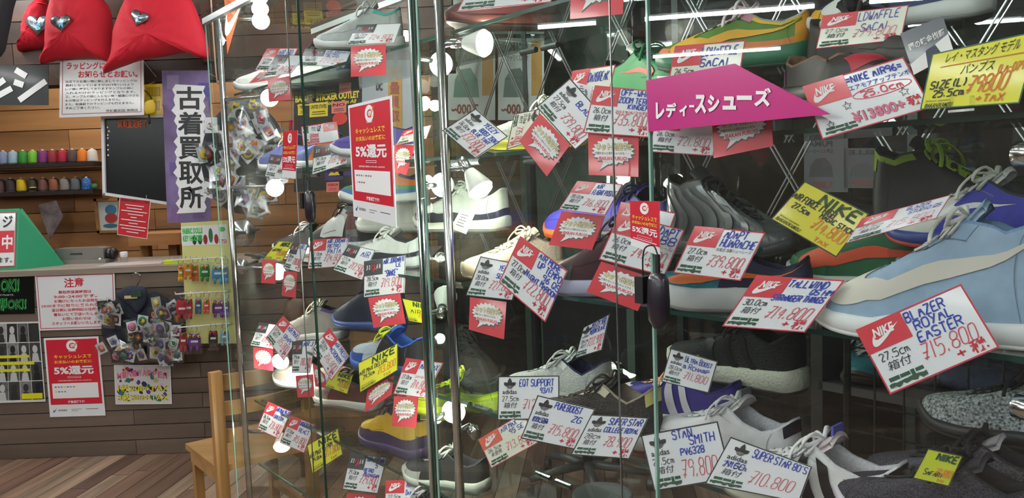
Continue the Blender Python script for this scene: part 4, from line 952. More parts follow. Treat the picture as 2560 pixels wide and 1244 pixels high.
jordan(Q(785,365, 887,352, 867,408, 780,437), .06, [('AIR JORDAN', .5,.02,.98,.16), ('RETRO', .5,.2,.8,.34), ('GATORADE', .48,.38,.95,.5)], '29.0cm', '18,900', 'white price card with black panel left of the red poster')
jordan(Q(676,385, 742,393, 722,449, 662,440), .09, [], '25cm', '15,800', 'white price card with black panel behind the small percent tag')
net(Q(986,360, 1037,363, 1016,436, 985,430), .08, 'red speech-bubble card peeking out beside the red poster')
nike(Q(1010,327, 1078,312, 1066,346, 990,362), .10, [], '27cm', '16,900', 'cream price card lying at the second shelf of the far case', True)
yellow(Q(697,602, 734,603, 707,650, 656,648), .05, [('AIR MAX', .1,.4,.6,.55)], '9,800', 'yellow price card above the lit lamp')
jordan(Q(732,606, 770,610, 749,681, 708,670), .06, [('AIR J', .5,.04,.98,.2)], '28cm', '28,800', 'narrow white price card with black panel beside yellow card')
nike(Q(776,599, 874,593, 858,666, 769,672), .05, [('AIR JORDAN 7', .46,.03,.98,.16), ('RETRO', .48,.2,.8,.32), ('PATTA', .5,.36,.84,.52)], '27.0cm', '24,800', 'white price card with red panel beside the shining curled card')
jordan(Q(872,610, 938,625, 905,700, 832,674), .045, [('AIR', .6,.1,.9,.3)], '27cm', '12,500', 'curled white price card with black panel shining in the light')
jordan(Q(910,653, 1014,636, 1011,732, 909,744), .04, [('AIR JORDAN 11', .48,.03,.96,.16), ('LE', .78,.18,.9,.28), ('"SNAKE"', .5,.34,.82,.5)], '28.5cm', '19,800', 'white price card with black panel covering the black glossy toe')
net(Q(920,744, 1000,733, 1014,808, 934,819), .045, 'red speech-bubble card hanging from the card by black glossy toe')
net(Q(656,650, 690,652, 689,709, 653,707), .05, 'red speech-bubble card under the yellow card by the lamp')
net(Q(709,677, 743,680, 739,745, 704,738), .05, 'narrow red speech-bubble card under the 28cm card')
jordan(Q(648,805, 702,812, 682,872, 625,863), .07, [], '27.5cm', '20,800', 'white price card with black panel behind the tilted card by the end post')
nike(Q(707,789, 752,834, 709,902, 664,844), .05, [('AIR MAX', .46,.06,.95,.22), ('GRAPE', .5,.36,.9,.5)], '27.5cm', '15,800', 'tilted white price card with red panel by the end post')
net(Q(633,867, 682,871, 683,927, 635,919), .06, 'red speech-bubble card at the end post below tilted cards')
jordan(Q(730,853, 790,849, 775,931, 730,931), .07, [('AIR J', .5,.04,.9,.18)], '29cm', '18,200', 'white price card with black panel beside the tilted 16,800 card')
nike(Q(824,818, 874,890, 828,951, 779,871), .045, [('AIR PRESTO', .44,.05,1.0,.2), ('ACRONYM', .42,.3,.9,.46)], '28.0cm', '16,800', 'tilted white price card with red panel marked 16,800 in the far case')
net(Q(739,939, 783,935, 785,991, 744,993), .06, 'red speech-bubble card in front of orange-laced grey sneaker')
net(Q(781,905, 812,935, 817,970, 788,965), .09, 'red speech-bubble card half hidden behind the tilted 16,800 card')
yellow(Q(895,907, 994,857, 994,925, 900,981), .04, [('AIR MAX DELUXE', .02,.32,.75,.46), ('29.5cm', .10,.5,.4,.64)], '13,800', 'yellow price card in front of the blue and white runner')
yellow(Q(830,925, 884,935, 868,985, 812,965), .09, [('MEMPHIS', .4,.36,.95,.5)], '12,800', 'bright yellow price card glowing behind the fourth shelf cards')
net(Q(919,972, 985,937, 979,986, 911,1030), .06, 'slanted red speech-bubble card beneath the yellow card')
nike(Q(1016,894, 1108,906, 1061,995, 983,984), .035, [('AIR MAX', .46,.08,.95,.24)], '27.0cm', '14,800', 'white price card with red panel right of the blue runner yellow card', extra=[('2018/12発', INKR, (.44,.42,.95,.5))])
net(Q(985,990, 1046,990, 1040,1069, 979,1064), .045, 'red speech-bubble card hanging under the 27.0cm 14,800 card')
nike(Q(670,1003, 728,1028, 697,1097, 642,1071), .05, [('AIR MAX 95 OG', .44,.04,1.0,.18), ('GREEDY', .46,.3,.85,.42)], '26.5cm', '31,800', 'white price card with red panel below the orange-laced grey sneaker')
nike(Q(728,1038, 788,1061, 760,1132, 699,1106), .045, [('UNDERCOVER', .44,.05,1.0,.2), ('REACT', .5,.28,.9,.42)], '27.0cm', '15,800', 'white price card with red panel at the tan orange toe')
yellow(Q(767,1112, 845,1069, 857,1135, 781,1184), .04, [('AIR MAX 95 PRM', .02,.34,.75,.5), ('29.0cm', .08,.54,.36,.66)], '17,800', 'yellow price card below the tan orange sneaker')
jordan(Q(876,1132, 967,1143, 944,1233, 856,1222), .03, [('AIR JORDAN', .5,.03,.96,.17), ('5', .76,.2,.82,.32), ('RETRO', .48,.36,.74,.46), ('Michigan', .5,.46,.92,.58)], '29.0cm', '29,800', 'white price card with black panel under the yellow suede sneaker')
net(Q(867,1230, 940,1237, 935,1310, 862,1300), .04, 'red speech-bubble card at the lowest shelf of the far case')
nike(Q(965,1200, 1076,1198, 1072,1280, 960,1282), .03, [('AIR MAX 95', .47,.06,.95,.22), ('Day and Night', .47,.30,.97,.46)], '27.5cm', '16,500', 'white price card with red panel beneath the navy sneaker')
yellow(Q(1047,998, 1130,1000, 1140,1052, 1050,1050), .16, [('DUNK', .2,.4,.7,.6)], '12,000', 'yellow price card behind the middle post and neon sneaker', m=paper((200, 206, 30), .4))
yellow(Q(1005,745, 1078,760, 1078,812, 1022,802), .18, [('AIR', .2,.4,.6,.6)], '8,800', 'yellow price card under the third shelf by the middle post', m=paper((200, 206, 30), .4))
# ------------------------------------------------------------------ red percent posters
def cashless(f, tagonly=False):
    f.sheet('poster_sheet', paper((244, 244, 248), .35))
    a = f.asp
    if tagonly:
        f.rect('red_field', RED, 0, 0, 1, .84, .0004); f.ell('emblem', LOGOW, .5, .15, .15 , .15 * a); f.text('emblem', TAXR, 'C', .43, .09, .57, .20, .02)
        f.line('emblem', ORG, [(.5, .15), (.54, .19), (.66, .08)], .008)
        f.text('lettering', YTX, 'キャッシュレスで', .08, .30, .92, .39, .02); f.text('lettering', YTX, 'お支払いのお客様に', .07, .42, .93, .49, .02); f.text('lettering', LOGOW, '5%還元', .07, .53, .93, .68, .03)
        f.border('lettering', LOGOW, .006, .0009, .25, .72, .75, .77); f.rect('lettering', LOGOW, .1, .795, .9, .81, .0009)
    else:
        f.rect('red_field', RED, .035, .025, .965, .845, .0004); f.ell('emblem', LOGOW, .5, .105, .10, .10 * a); f.text('emblem', TAXR, 'C', .45, .07, .55, .14, .02); f.line('emblem', ORG, [(.5, .10), (.53, .125), (.61, .05)], .006)
        f.text('lettering', LOGOW, 'CASHLESS', .43, .165, .57, .18, .01)
        f.text('lettering', YTX, 'キャッシュレスで', .16, .215, .84, .265, .02); f.text('lettering', YTX, 'お支払いのお客様に', .16, .285, .84, .325, .02); f.text('lettering', LOGOW, '5%還元', .14, .355, .86, .47, .035)
        f.border('text_box', LOGOW, .004, .0009, .38, .49, .62, .51); f.text('lettering', LOGOW, '消費者還元期間:2019年10月~2020年6月', .2, .535, .8, .55, .01)
        f.rect('pay_panel', LOGOW, .085, .575, .915, .765, .0008)
        for k in range(11): f.rect('pay_mark#%d' % k, mat(((60, 90, 160), (120, 120, 130), (200, 90, 60), (226, 214, 40))[k % 4], .5), .13 + .055 * (k % 7), .615 + .06 * (k // 7), .165 + .055 * (k % 7), .628 + .06 * (k // 7), .0011)
        f.text('foot_lettering', LOGOW, '対象店舗です!', .35, .795, .65, .83, .03)
        f.swoosh('foot_mark', mat((40, 70, 150), .5), .07, .89, .14, .945); f.text('foot_mark', GREY, '経済産業省', .16, .905, .32, .93, .01); f.rect('foot_mark', GREY, .4, .905, .58, .91); f.rect('foot_mark', GREY, .4, .925, .52, .93); f.rect('foot_mark', GREY, .66, .905, .88, .912)
    f.done()
t = E('percent_poster', 'tall red payment poster with white percent text on the case glass', 'poster', P(930, 400, -.006))
c = P(930, 400, -.005); nr = -N
cashless(Face([onplane(x, y, c, nr) for x, y in ((870, 264), (978, 238), (991, 568), (884, 540))], nr, t))
for q, lab in ((Q(1575,502, 1648,503, 1650,640, 1577,612), 'small red percent tag hanging at the door of the near case'), (Q(708,330, 744,325, 739,447, 705,442), 'small red percent tag hanging at the door of the far case')):
    cx = sum(p[0] for p in q) / 4; cy = sum(p[1] for p in q) / 4; c = P(cx, cy, -.006); nr = -N
    t = E('percent_tag', lab, 'tag', c); cashless(Face([onplane(x, y, c, nr) for x, y in q], nr, t), True)
    if cx < 1000: mk('strap', *tube([onplane(726, 326, c, nr), onplane(728, 300, c, nr)], .006, 6, .2), mat((214, 40, 80), .4), t)
# black alarm clips on the door edges
def clip(px, py, s, lab, off=-.028):
    c = P(px, py, off); t = E('alarm_clip', lab, 'alarm clip', c)
    ax = (U, N, Vector((0, 0, 1)))
    pts = []
    prof = [(.0, -.052), (.010, -.050), (.019, -.036), (.021, -.005), (.019, .030), (.014, .040), (.004, .042)]
    V, Fc = lathe([(r * s, z * s) for r, z in prof], 20)
    M = Matrix((tuple(U) + (0,), tuple(N * .75) + (0,), (0, 0, 1, 0), (0, 0, 0, 1))).transposed(); M.translation = c
    mk('body', [M @ v for v in V], Fc, mat((34, 28, 40), .35, coat=.3), t, True)
    b = c + U * .032 * s + Vector((0, 0, .012 * s)); mk('clamp', *box(b, (.018 * s, .024 * s, .045 * s), ax), BLACK, t)
    mk('plug', *tube([c + Vector((0, 0, .038 * s)), c + Vector((0, 0, .072 * s))], .0042 * s, 8), BLACK, t)
    o = c + Vector((0, 0, .072 * s)); mk('cable', *tube(spline([o, o + U * .008 * s + Vector((0, 0, .014 * s)), o + U * .026 * s + Vector((0, 0, .010 * s)), b + Vector((0, 0, .05 * s)), b + Vector((0, 0, .02 * s))], 5), .0014 * s, 6), BLACK, t, True)
clip(1646, 745, 1.0, 'black alarm clip with cable loop on the door edge of the near case'); clip(775, 512, 1.0, 'black alarm clip with cable loop on the door edge of the far case')
# orange pennant in the top corner
t = E('pennant', 'orange triangular pennant with white swoosh in the case corner', 'pennant', P(585, 40, .06))
c = P(585, 40, .07); nr = ((CAM - c).normalized() * .8 - N * .2).normalized()
f = Face([onplane(x, y, c, nr) for x, y in ((556, -30), (616, -30), (616, 136), (556, 136))], nr, t)
f.sheet('cloth', fab((232, 108, 60)), .0015, [(.05, 0), (.98, 0), (.2, 1)]); f.swoosh('mark', LOGOW, .1, .2, .85, .72); f.done()
# ================================================================== things over and on the counter
FY = Vector((0, -1, 0))
def yface(q, Y, name, lab, cat, group=None):
    Qd = [atY(x, y, Y) for x, y in q]; t = E(name, lab, cat, sum(Qd, Vector()) / 4, group); return Face(Qd, FY, t)
def pxloop(pts, Y, k=3): return smooth_loop([atY(x, y, Y) for x, y in pts], k)
YH = 4.6
# red gift bags with heart stickers
REDB = fab((206, 22, 46), .75, .06, 500, .2)
def bag(out, neck, heart, letter, lab, Y):
    c = atY(*neck, Y); t = E('gift_bag', lab, 'gift bag', c, 'red gift bags hanging over the counter')
    V, Fc = pillow(pxloop(out, Y), FY, .11, .6, 8, .012); mk('sack', V, Fc, REDB, t, True)
    mk('neck', *tube([atY(neck[0], neck[1] + 14, Y), atY(neck[0], neck[1], Y), atY(neck[0] + 2, neck[1] - 30, Y)], [.05, .03, .045], 12), REDB, t, True)
    mk('ribbon', *tube([atY(neck[0] - 16, neck[1] + 4, Y - .05), atY(neck[0], neck[1], Y - .07), atY(neck[0] + 18, neck[1] + 6, Y - .05)], .008, 6, .5), mat((240, 60, 60), .3), t, True)
    mk('cord', *tube([atY(neck[0], neck[1] - 28, Y), Vector((c.x, Y + .05, CEIL - .01))], .003, 5), REDB, t)
    hx, hy, hw, rot = heart; Y2 = Y - .118; pts = []
    for k in range(28):
        a = 2 * math.pi * k / 28; x = math.sin(a) ** 3; y = -(13 * math.cos(a) - 5 * math.cos(2 * a) - 2 * math.cos(3 * a) - math.cos(4 * a)) / 16
        X, Yy = x * hw, y * hw * .95; pts.append(atY(hx + X * math.cos(rot) - Yy * math.sin(rot), hy + X * math.sin(rot) + Yy * math.cos(rot), Y2))
    hp = pillow(pts, FY, .012, .2, 4); ho = mk('heart_sticker', *hp, mat((150, 160, 166), .2, .8, var=.6, scale=34, bump=.6), t, True)
    f = Face([atY(hx + a * hw * .5, hy + b * hw * .5, Y2 - .016) for a, b in ((-1, -.6), (1, -.6), (1, 1), (-1, 1))], FY, ho)
    f.text('letter', mat((110, 200, 240), .4), letter, .3, .35, .7, .95, .03); f.line('letter', mat((150, 210, 235), .4), [(.1, .1), (.3, .2), (.5, .08), (.7, .2), (.9, .1)], .03); f.done()
bag([(84, 8), (118, 2), (132, 60), (130, 110), (120, 122), (92, 124), (70, 126), (50, 130), (62, 112), (66, 60)], (100, 6), (95, 60, 32, .0), 'S', 'smallest red gift bag with silver heart sticker lettered S', YH + .2)
bag([(140, -20), (215, -30), (268, 10), (282, 60), (281, 150), (240, 145), (190, 146), (140, 152), (102, 160), (116, 120), (118, 60)], (190, -40), (152, 56, 26, -.1), 'M', 'middle-sized red gift bag with silver heart sticker lettered M', YH)
bag([(330, -20), (400, -40), (470, -10), (500, 50), (524, 130), (510, 148), (470, 132), (420, 140), (350, 152), (292, 172), (258, 182), (278, 140), (284, 80), (305, 20)], (395, -50), (348, 44, 24, .35), 'L', 'largest red gift bag with silver heart sticker lettered L', YH - .12)
# dark garment at the corner
V, Fc = pillow(pxloop([(-60, -60), (40, -40), (34, 20), (20, 90), (4, 140), (-60, 150)], 4.3), FY, .08); tag(mk('hanging_jacket', V, Fc, fab((40, 40, 46)), smooth=True, org=atY(-10, 40, 4.3)), 'edge of a dark jacket hanging beside the gift bags', 'jacket')
# black sheet with white letter
f = yface(Q(-60,163, 121,162, 121,263, -60,262), YH + .04, 'letter_sheet', 'black plastic sheet with bold white katakana strokes', 'sign'); f.sheet('sheet', mat((24, 24, 26), .35, coat=.15, bump=.1, scale=8), .003)
for pts in ([(.55, .12), (.70, .28)], [(.53, .42), (.66, .5)], [(.97, .40), (.60, .88)], [(.50, .58), (.30, .78)], [(.40, .36), (.28, .52)]):
    f.line('stroke#%.2f' % pts[0][0], LOGOW, pts, .075, .004)
f.done()
# wrapping notice
f = yface(Q(150,140, 359,140, 360,287, 148,294), YH + .02, 'wrapping_notice', 'white laminated notice about gift wrapping below the red bags', 'notice'); f.sheet('notice_sheet', paper((226, 224, 226), .15))
f.border('border', mat((160, 60, 70), .5), .01, .0005, .03, .05, .97, .95)
f.text('heading', TAXR, 'ラッピングに', .08, .10, .54, .22, .03); f.text('heading', TAXR, 'お知らせとお願い。', .22, .24, .93, .36, .03)
for k, (s, e) in enumerate((('当店でのお買い物に関しましてラッピングは', .92), ('無料となっていますが2019年11/13より', .88), ('レジ横に展示しておりますサンプルの袋に', .88), ('入れるだけのラッピングとなります。', .90), ('又、サンプルの袋に入らない物・極端に小さな', .94), ('もの等はラッピングを行えません。', .72), ('また、包装紙でのラッピングも行えません。', .88), ('予めご了承ください。', .48))): f.text('lettering', INKK, s, .07, .395 + .062 * k, e, .437 + .062 * k, .01)
f.text('shop_name', INKK, '茨城鑑定団 神栖店', .55, .89, .93, .935, .01); f.done()
# yellow mesh sheet with black strap
f = yface(Q(361,211, 404,209, 404,287, 361,287), YH + .1, 'yellow_sheet', 'yellow lattice-print sheet beside the white notice', 'sheet'); f.sheet('sheet', paper((226, 196, 30), .4))
for k in range(6):
    for j in range(2): f.border('print', mat((150, 110, 20), .5), .02, .0005, .12 + .14 * k, .1 + .45 * j, .22 + .14 * k, .4 + .45 * j)
f.done()
st = E('key_strap', 'black strap with yellow-edged print hanging beside the notice', 'strap', atY(372, 300, YH)); mk('band', *tube(spline([atY(362, 226, YH), atY(378, 246, YH), atY(372, 276, YH), atY(374, 310, YH)], 4), .012, 6, .3), BLACK, st, True)
mk('emblem', *pillow(pxloop([(362, 256), (384, 250), (388, 280), (364, 284)], YH - .01), FY, .008), mat((206, 170, 30), .5), st, True)
# black board with white frame
Yb = YH + .12
f = yface(Q(259,293, 422,290, 428,509, 263,484), Yb, 'framed_board', 'black board in a white frame with orange heading', 'board'); f.sheet('board', mat((18, 18, 20), .25), .01); 
fm = mat((226, 228, 232), .4)
q = f.q
for a, b in ((0, 1), (1, 2), (2, 3), (3, 0)):
    d = (q[b] - q[a]); L_ = d.length; d.normalize(); mk('frame_bar', *box((q[a] + q[b]) / 2 + Vector((0, -.006, 0)), (L_ + .016, .02, .016), (d, FY, d.cross(FY))), fm, f.par)
f.text('heading', mat((150, 20, 20), .5), '買取査定終了', .22, .035, .66, .135, .03, 0, .002); f.text('heading', mat((236, 120, 40), .5), '買取査定終了', .22, .035, .66, .135, .0, 0, .003)
for v in (.13, .18, .23, .27, .36, .42, .49): f.ell('pin#%.2f' % v, LOGOW, .06 + .02 * (v == .18), v, .012, .012, 10, .002)
f.done()
# red notice under the board
f = yface(Q(299,492, 377,501, 368,597, 293,586), Yb - .05, 'red_notice', 'red notice with white lines hanging under the black board', 'notice'); f.sheet('notice_sheet', paper((196, 34, 44), .4)); f.border('border', LOGOW, .012, .0005)
f.text('heading', INKK, '買取強化のお知らせとご案内', .06, .03, .94, .10, .02)
for k, (a, b) in enumerate(((.2, .8), (.25, .75), (.08, .92), (.3, .8), (.4, .6), (.1, .9), (.35, .65), (.06, .94), (.12, .9), (.3, .7))): f.rect('text_line#%d' % k, LOGOW, a, .17 + .078 * k, b, .19 + .078 * k, .0008)
f.done()
# purple banner with black brush letters
Yp = YH + .05
f = yface(Q(404,176, 524,176, 527,556, 418,556), Yp, 'purple_banner', 'tall purple patchwork banner with black brush characters', 'banner'); f.sheet('cloth', mat((116, 96, 140), .6, var=.35, scale=7), .003)
for k, (u, v, c_) in enumerate(((.1, .03, (140, 124, 160)), (.75, .08, (90, 84, 150)), (.72, .2, (128, 112, 140)), (.1, .6, (104, 84, 140)), (.74, .42, (140, 122, 150)), (.1, .9, (122, 90, 140)), (.6, .88, (100, 76, 130)))): f.rect('cloth_patch', mat(c_, .7, var=.15, scale=60), u, v, min(u + .25, 1), v + .09, .0006)
out = []
for k in range(26): out.append((.28 - .06 * (k % 2) * (1 + k % 3) * .5 - .02 * math.sin(k * .5), .09 + .85 * k / 25))
out2 = [(.86 + .05 * (k % 2), .93 - .83 * k / 25) for k in range(26)]
f.poly('white_shape', LOGOW, out + out2, .001)
for k, ch in enumerate('古着買取所'): f.text('lettering', INKK, ch, .30, .105 + .163 * k, .84, .255 + .163 * k, .025, 0, .0016)
f.done()
# cords that carry the hanging sheets
for nm, pts, Yq in (('framed_board', ((275, 296), (410, 293)), Yb), ('purple_banner', ((415, 180), (516, 180)), Yp), ('yellow_sheet', ((366, 213), (400, 212)), YH + .1), ('wrapping_notice', ((156, 144), (352, 144)), YH + .02), ('letter_sheet', ((10, 166), (112, 166)), YH + .04)):
    for x, y in pts:
        a = atY(x, y, Yq + .004); mk('hang_cord', *tube([a, Vector((a.x, YK + .03, KB + .01))], .0015, 5), mat((200, 196, 190), .6), bpy.data.objects[nm])
for x in (310, 366): mk('hang_cord', *tube([atY(x, 498, Yb - .05), atY(x, 488, Yb)], .0015, 5), mat((200, 196, 190), .6), bpy.data.objects['red_notice'])
# ------------------------------------------------------------------ thread shelves on the back wall
YS = YB - .12
SPC = [((150, 160, 190), (174, 196, 214), (60, 140, 50), (120, 190, 60), (130, 50, 120), (150, 44, 54), (176, 34, 56), (82, 64, 62), (238, 124, 36), (230, 218, 206)),
       ((86, 60, 56), (64, 52, 56), (230, 190, 30), (60, 54, 40), (110, 70, 60), (146, 84, 62), (140, 130, 124), (96, 96, 102), (60, 120, 190))]
NAMEC = [('grey-blue', 'pale blue', 'green', 'lime green', 'plum', 'dark red', 'crimson', 'dark brown', 'orange', 'cream'), ('brown', 'black-brown', 'yellow', 'olive', 'chestnut', 'rust', 'grey', 'slate', 'bagged blue')]
for r, (yb, ys_, x0, dx) in enumerate(((401, 412, 10, 24.7), (472, 480, 2, 27.0))):
    a = atY(-30, ys_, YS); b = atY(246, ys_ - (7 if r == 0 else 5), YS)
    sh = E('thread_shelf', ('upper' if r == 0 else 'lower') + ' dark wall shelf holding thread cones', 'shelf', (a + b) / 2)
    mk('board', *box((a + b) / 2 + Vector((0, .0, -.015)), ((b - a).length, .16, .03)), mat((44, 30, 26), .6), sh); mk('bracket', *box(b + Vector((.02, .06, -.02)), (.03, .04, .09)), mat((150, 90, 50), .6), sh)
    for k, c_ in enumerate(SPC[r]):
        px = x0 + dx * k; bot = atY(px, ys_ - (ys_ - (ys_ - 7)) * px / 246 * .8, YS - .02); bot.z = (a.lerp(b, (px + 30) / 276)).z + .001
        t = E('thread_cone', NAMEC[r][k] + ' thread cone on the ' + ('upper' if r == 0 else 'lower') + ' dark wall shelf', 'thread cone', bot, 'thread cones on the wall shelves')
        h = .094; M = Matrix.Translation(bot)
        mk('thread', *lathe([(.037, .004), (.038, .01), (.033, h - .016), (.026, h - .006), (.013, h)], 16, M), mat(c_, .8, var=.1, scale=400, bump=.3), t, True)
        mk('cone_core', *lathe([(.010, h - .004), (.009, h + .008)], 10, M), mat((236, 232, 226), .5), t, True); mk('cone_base', *lathe([(.031, 0), (.031, .005)], 14, M), mat((220, 216, 210), .5), t)
        if r == 1 and k == 8: mk('bag_wrap', *lathe([(.037, 0), (.038, .06), (.028, .095), (.008, .112)], 12, M), BAGPL, t, True)
for px, c_, lab in ((82, (200, 210, 40), 'flat yellow-green lid on the lower thread shelf'), (236, (40, 110, 60), 'small green spool at the end of the lower thread shelf')):
    p = atY(px, 470, YS - .06); tag(mk('spool', *lathe([(.022, 0), (.024, .004), (.02, .008 if px < 100 else .03), (.01, .010 if px < 100 else .034)], 14, Matrix.Translation(p)), mat(c_, .5), smooth=True, org=p), lab, 'spool')
# framed picture, plain stand-in artwork
f = yface(Q(240,500, 300,498, 300,578, 248,579), YB - .035, 'framed_picture', 'small wooden-framed picture with blue and red shapes', 'picture'); f.sheet('print', paper((226, 228, 226), .4), .006)
wd_ = mat((176, 120, 60), .5, var=.2, scale=20); q = f.q
for a, b in ((0, 1), (1, 2), (2, 3), (3, 0)):
    d = (q[b] - q[a]); L_ = d.length; d.normalize(); mk('frame_bar', *box((q[a] + q[b]) / 2 + Vector((0, -.006, 0)), (L_ + .02, .022, .02), (d, FY, d.cross(FY))), wd_, f.par)
f.ell('artwork', mat((70, 130, 170), .5), .6, .32, .25, .16); f.ell('artwork', mat((190, 60, 60), .5), .6, .58, .28, .16, lift=.0009); f.ell('artwork', mat((60, 120, 140), .5), .55, .82, .34, .07); f.done()
# pinned dark photo, bench, papers, bottle
f = yface(Q(95,512, 140,500, 158,540, 124,600), YS - .1, 'pinned_print', 'curled grey photo print pinned behind the green sign', 'print'); f.sheet('sheet', mat((110, 96, 96), .4, var=.6, scale=14)); f.done()
bn = E('work_bench', 'rough wooden bench standing behind the counter', 'bench', (atY(400, 660, 5.35).x, 5.35, 0)); a = atY(352, 596, 5.35); b = atY(475, 582, 5.35); wbm = mat((180, 124, 72), .6, var=.25, scale=10, kind='wood')
b.z = a.z; mk('bench_top', *box((a + b) / 2, (b.x - a.x, .35, .075)), wbm, bn)
for x in (a.x + .03, a.x + .22, b.x - .03): mk('leg', *box((x, 5.35, a.z / 2 - .02), (.055, .06, a.z - .04)), wbm, bn)
p = atY(311, 652, YC + .32); p.z = CT
bt = E('spray_bottle', 'small bottle with white cap on the counter', 'bottle', p); M = Matrix.Translation(p)
mk('bottle', *lathe([(.018, 0), (.02, .004), (.02, .03)], 14, M), ACRYL, bt, True); mk('cap', *lathe([(.021, .03), (.021, .062), (.018, .064)], 14, M), WHITE, bt, True)
# ------------------------------------------------------------------ sewing machine on the counter
c = atY(215, 660, YC + .38); c.z = CT; sm = E('sewing_machine', 'grey metal sewing machine with dark handwheel on the counter', 'sewing machine', c); gm = mat((150, 146, 142), .35, .5); s = (YC + .38) / F
mk('bed', *box(c + Vector((-.02, 0, .012)), (.36, .15, .024)), gm, sm)
arm = [atY(x, y, YC + .38) for x, y in ((140, 626), (150, 620), (250, 616), (268, 618), (270, 645), (262, 652), (240, 648), (170, 650), (165, 658), (142, 658), (134, 650))]
V = [v + Vector((0, d_, 0)) for d_ in (-.05, .05) for v in arm]; n_ = len(arm); Tt = tessellate_polygon([[Vector((v.x, v.z, 0)) for v in arm]])
Fc = [tuple(t) for t in Tt] + [tuple(i + n_ for i in t) for t in Tt] + [(i, (i + 1) % n_, (i + 1) % n_ + n_, i + n_) for i in range(n_)]
mk('arm', V, Fc, gm, sm); mk('pillar', *box(atY(254, 645, YC + .38) + Vector((0, 0, -.02)), (.06, .1, .06)), gm, sm)
hw_ = atY(268, 634, YC + .38); mk('handwheel', *lathe([(.028, 0), (.034, .006), (.034, .02), (.028, .03), (.036, .034), (.036, .05), (.02, .06)], 20, axisM(hw_, (1, 0, 0))), mat((44, 40, 42), .3, .4), sm, True)
mk('dial', *lathe([(.012, 0), (.012, .012), (.008, .016)], 14, axisM(atY(252, 648, YC + .32), FY)), CHROME, sm, True); mk('name_plate', *box(atY(190, 634, YC + .327), (.07, .003, .008)), mat((50, 50, 54), .5), sm)
mk('spool_pin', *tube([c + Vector((-.1, 0, .08)), c + Vector((-.1, 0, .12))], .003, 6), CHROME, sm)
p = atY(118, 655, YC + .3); p.z = CT; kb = E('parts_box', 'small black parts box between green sign and sewing machine', 'box', p); mk('box_body', *box(p + Vector((0, 0, .035)), (.08, .1, .07)), mat((40, 40, 46), .5), kb); mk('lid', *box(p + Vector((.0, 0, .075)), (.085, .105, .012)), mat((30, 30, 34), .4), kb)
# papers and neon lid on the counter
p = atY(335, 665, YC + .2); p.z = CT; tag(mk('paper_sheet', *box(p + Vector((0, 0, .0015)), (.34, .22, .002), (Vector((.97, .2, 0)), Vector((-.2, .97, 0)), Vector((0, 0, 1)))), paper((206, 196, 196), .5), org=p), 'loose pale paper sheet lying on the counter', 'paper')
p = atY(438, 652, YC + .1); p.z = CT; tr_ = E('neon_tray', 'flat neon yellow-green plastic tray on the counter edge', 'tray', p); mk('tray', *box(p + Vector((0, 0, .008)), (.11, .06, .014)), mat((206, 230, 40), .4), tr_); mk('tray_rim', *box(p + Vector((0, 0, .018)), (.118, .066, .006)), mat((220, 240, 60), .4), tr_)
# green A-frame sign
g = mat((36, 140, 100), .4); Yg = YC + .08; a0 = atY(-130, 668, Yg); a0.z = CT; b0 = atY(42, 668, Yg); zt = atY(30, 522, Yg).z; zb = CT
ag = E('table_sign', 'green folding table sign with white and red face', 'sign', Vector(((a0.x + b0.x) / 2, Yg, CT)))
pr = [(Yg, zb), (Yg + .07, zt - .01), (Yg + .08, zt), (Yg + .10, zt), (Yg + .11, zt - .01), (Yg + .19, zb)]
rx = b0.x
V = [Vector((a0.x, y, z)) for y, z in pr] + [Vector((rx, y, z)) for y, z in pr]; n_ = len(pr)
Fc = [tuple(range(n_ - 1, -1, -1)), tuple(range(n_, 2 * n_))] + [(i, (i + 1) % n_, (i + 1) % n_ + n_, i + n_) for i in range(n_)]
V2 = [v.copy() for v in V]
for i in range(n_): V2[n_ + i].x += (.17 if pr[i][1] < CT + .01 else 0) * (pr[i][0] - Yg) / .19
mk('body', V2, Fc, g, ag)
f = Face([Vector((a0.x, Yg + .066, zt - .02)) + Vector((0, -.004, 0)), Vector((rx - .012, Yg + .062, zt - .02)), Vector((rx - .012, Yg + .002, zb + .02)), Vector((a0.x, Yg - .002, zb + .02))], Vector((0, -.97, .22)), ag)
f.sheet('face_panel', paper((236, 236, 236), .4), .002); f.border('border', TAXR, .012, .002); f.rect('red_band', RED, .02, .34, .98, .74, .002)
f.text('lettering', INKK, 'ジ', .80, .06, .95, .28, .02, 0, .003); f.text('lettering', LOGOW, '中', .80, .42, .96, .68, .03, 0, .003); f.text('lettering', INKK, 'します。', .66, .83, .96, .93, .01, 0, .003); f.done()
# ------------------------------------------------------------------ signs on the counter front
YP = YC - .016
f = yface(Q(-40,684, 84,683, 86,783, -40,786), YP, 'black_sign', 'black sign with green outlined OK lettering on the counter', 'sign'); f.sheet('sign_sheet', mat((14, 18, 16), .25, coat=.5))
GR = mat((60, 200, 90), .5); f.text('lettering', GR, 'OK!!', .33, .12, .72, .46, .05, .1); f.text('lettering', mat((20, 70, 34), .5), 'OK!!', .33, .12, .72, .46, .015, .1, .0012); f.text('lettering', GR, '即OK!!', .26, .60, .86, .92, .05, .1); f.text('lettering', mat((20, 70, 34), .5), '即OK!!', .26, .60, .86, .92, .015, .1, .0012); f.text('lettering', LOGOW, '査定だけでもOKです。', .2, .5, .6, .55); f.done()
f = yface(Q(87,686, 286,679, 291,820, 98,826), YP - .003, 'caution_notice', 'white caution notice with red border and red text on the counter', 'notice'); f.sheet('notice_sheet', paper((236, 236, 240), .35)); f.border('border', TAXR, .012, .0005, .02, .03, .98, .97)
f.text('heading', TAXR, '注意', .36, .08, .61, .25, .022)
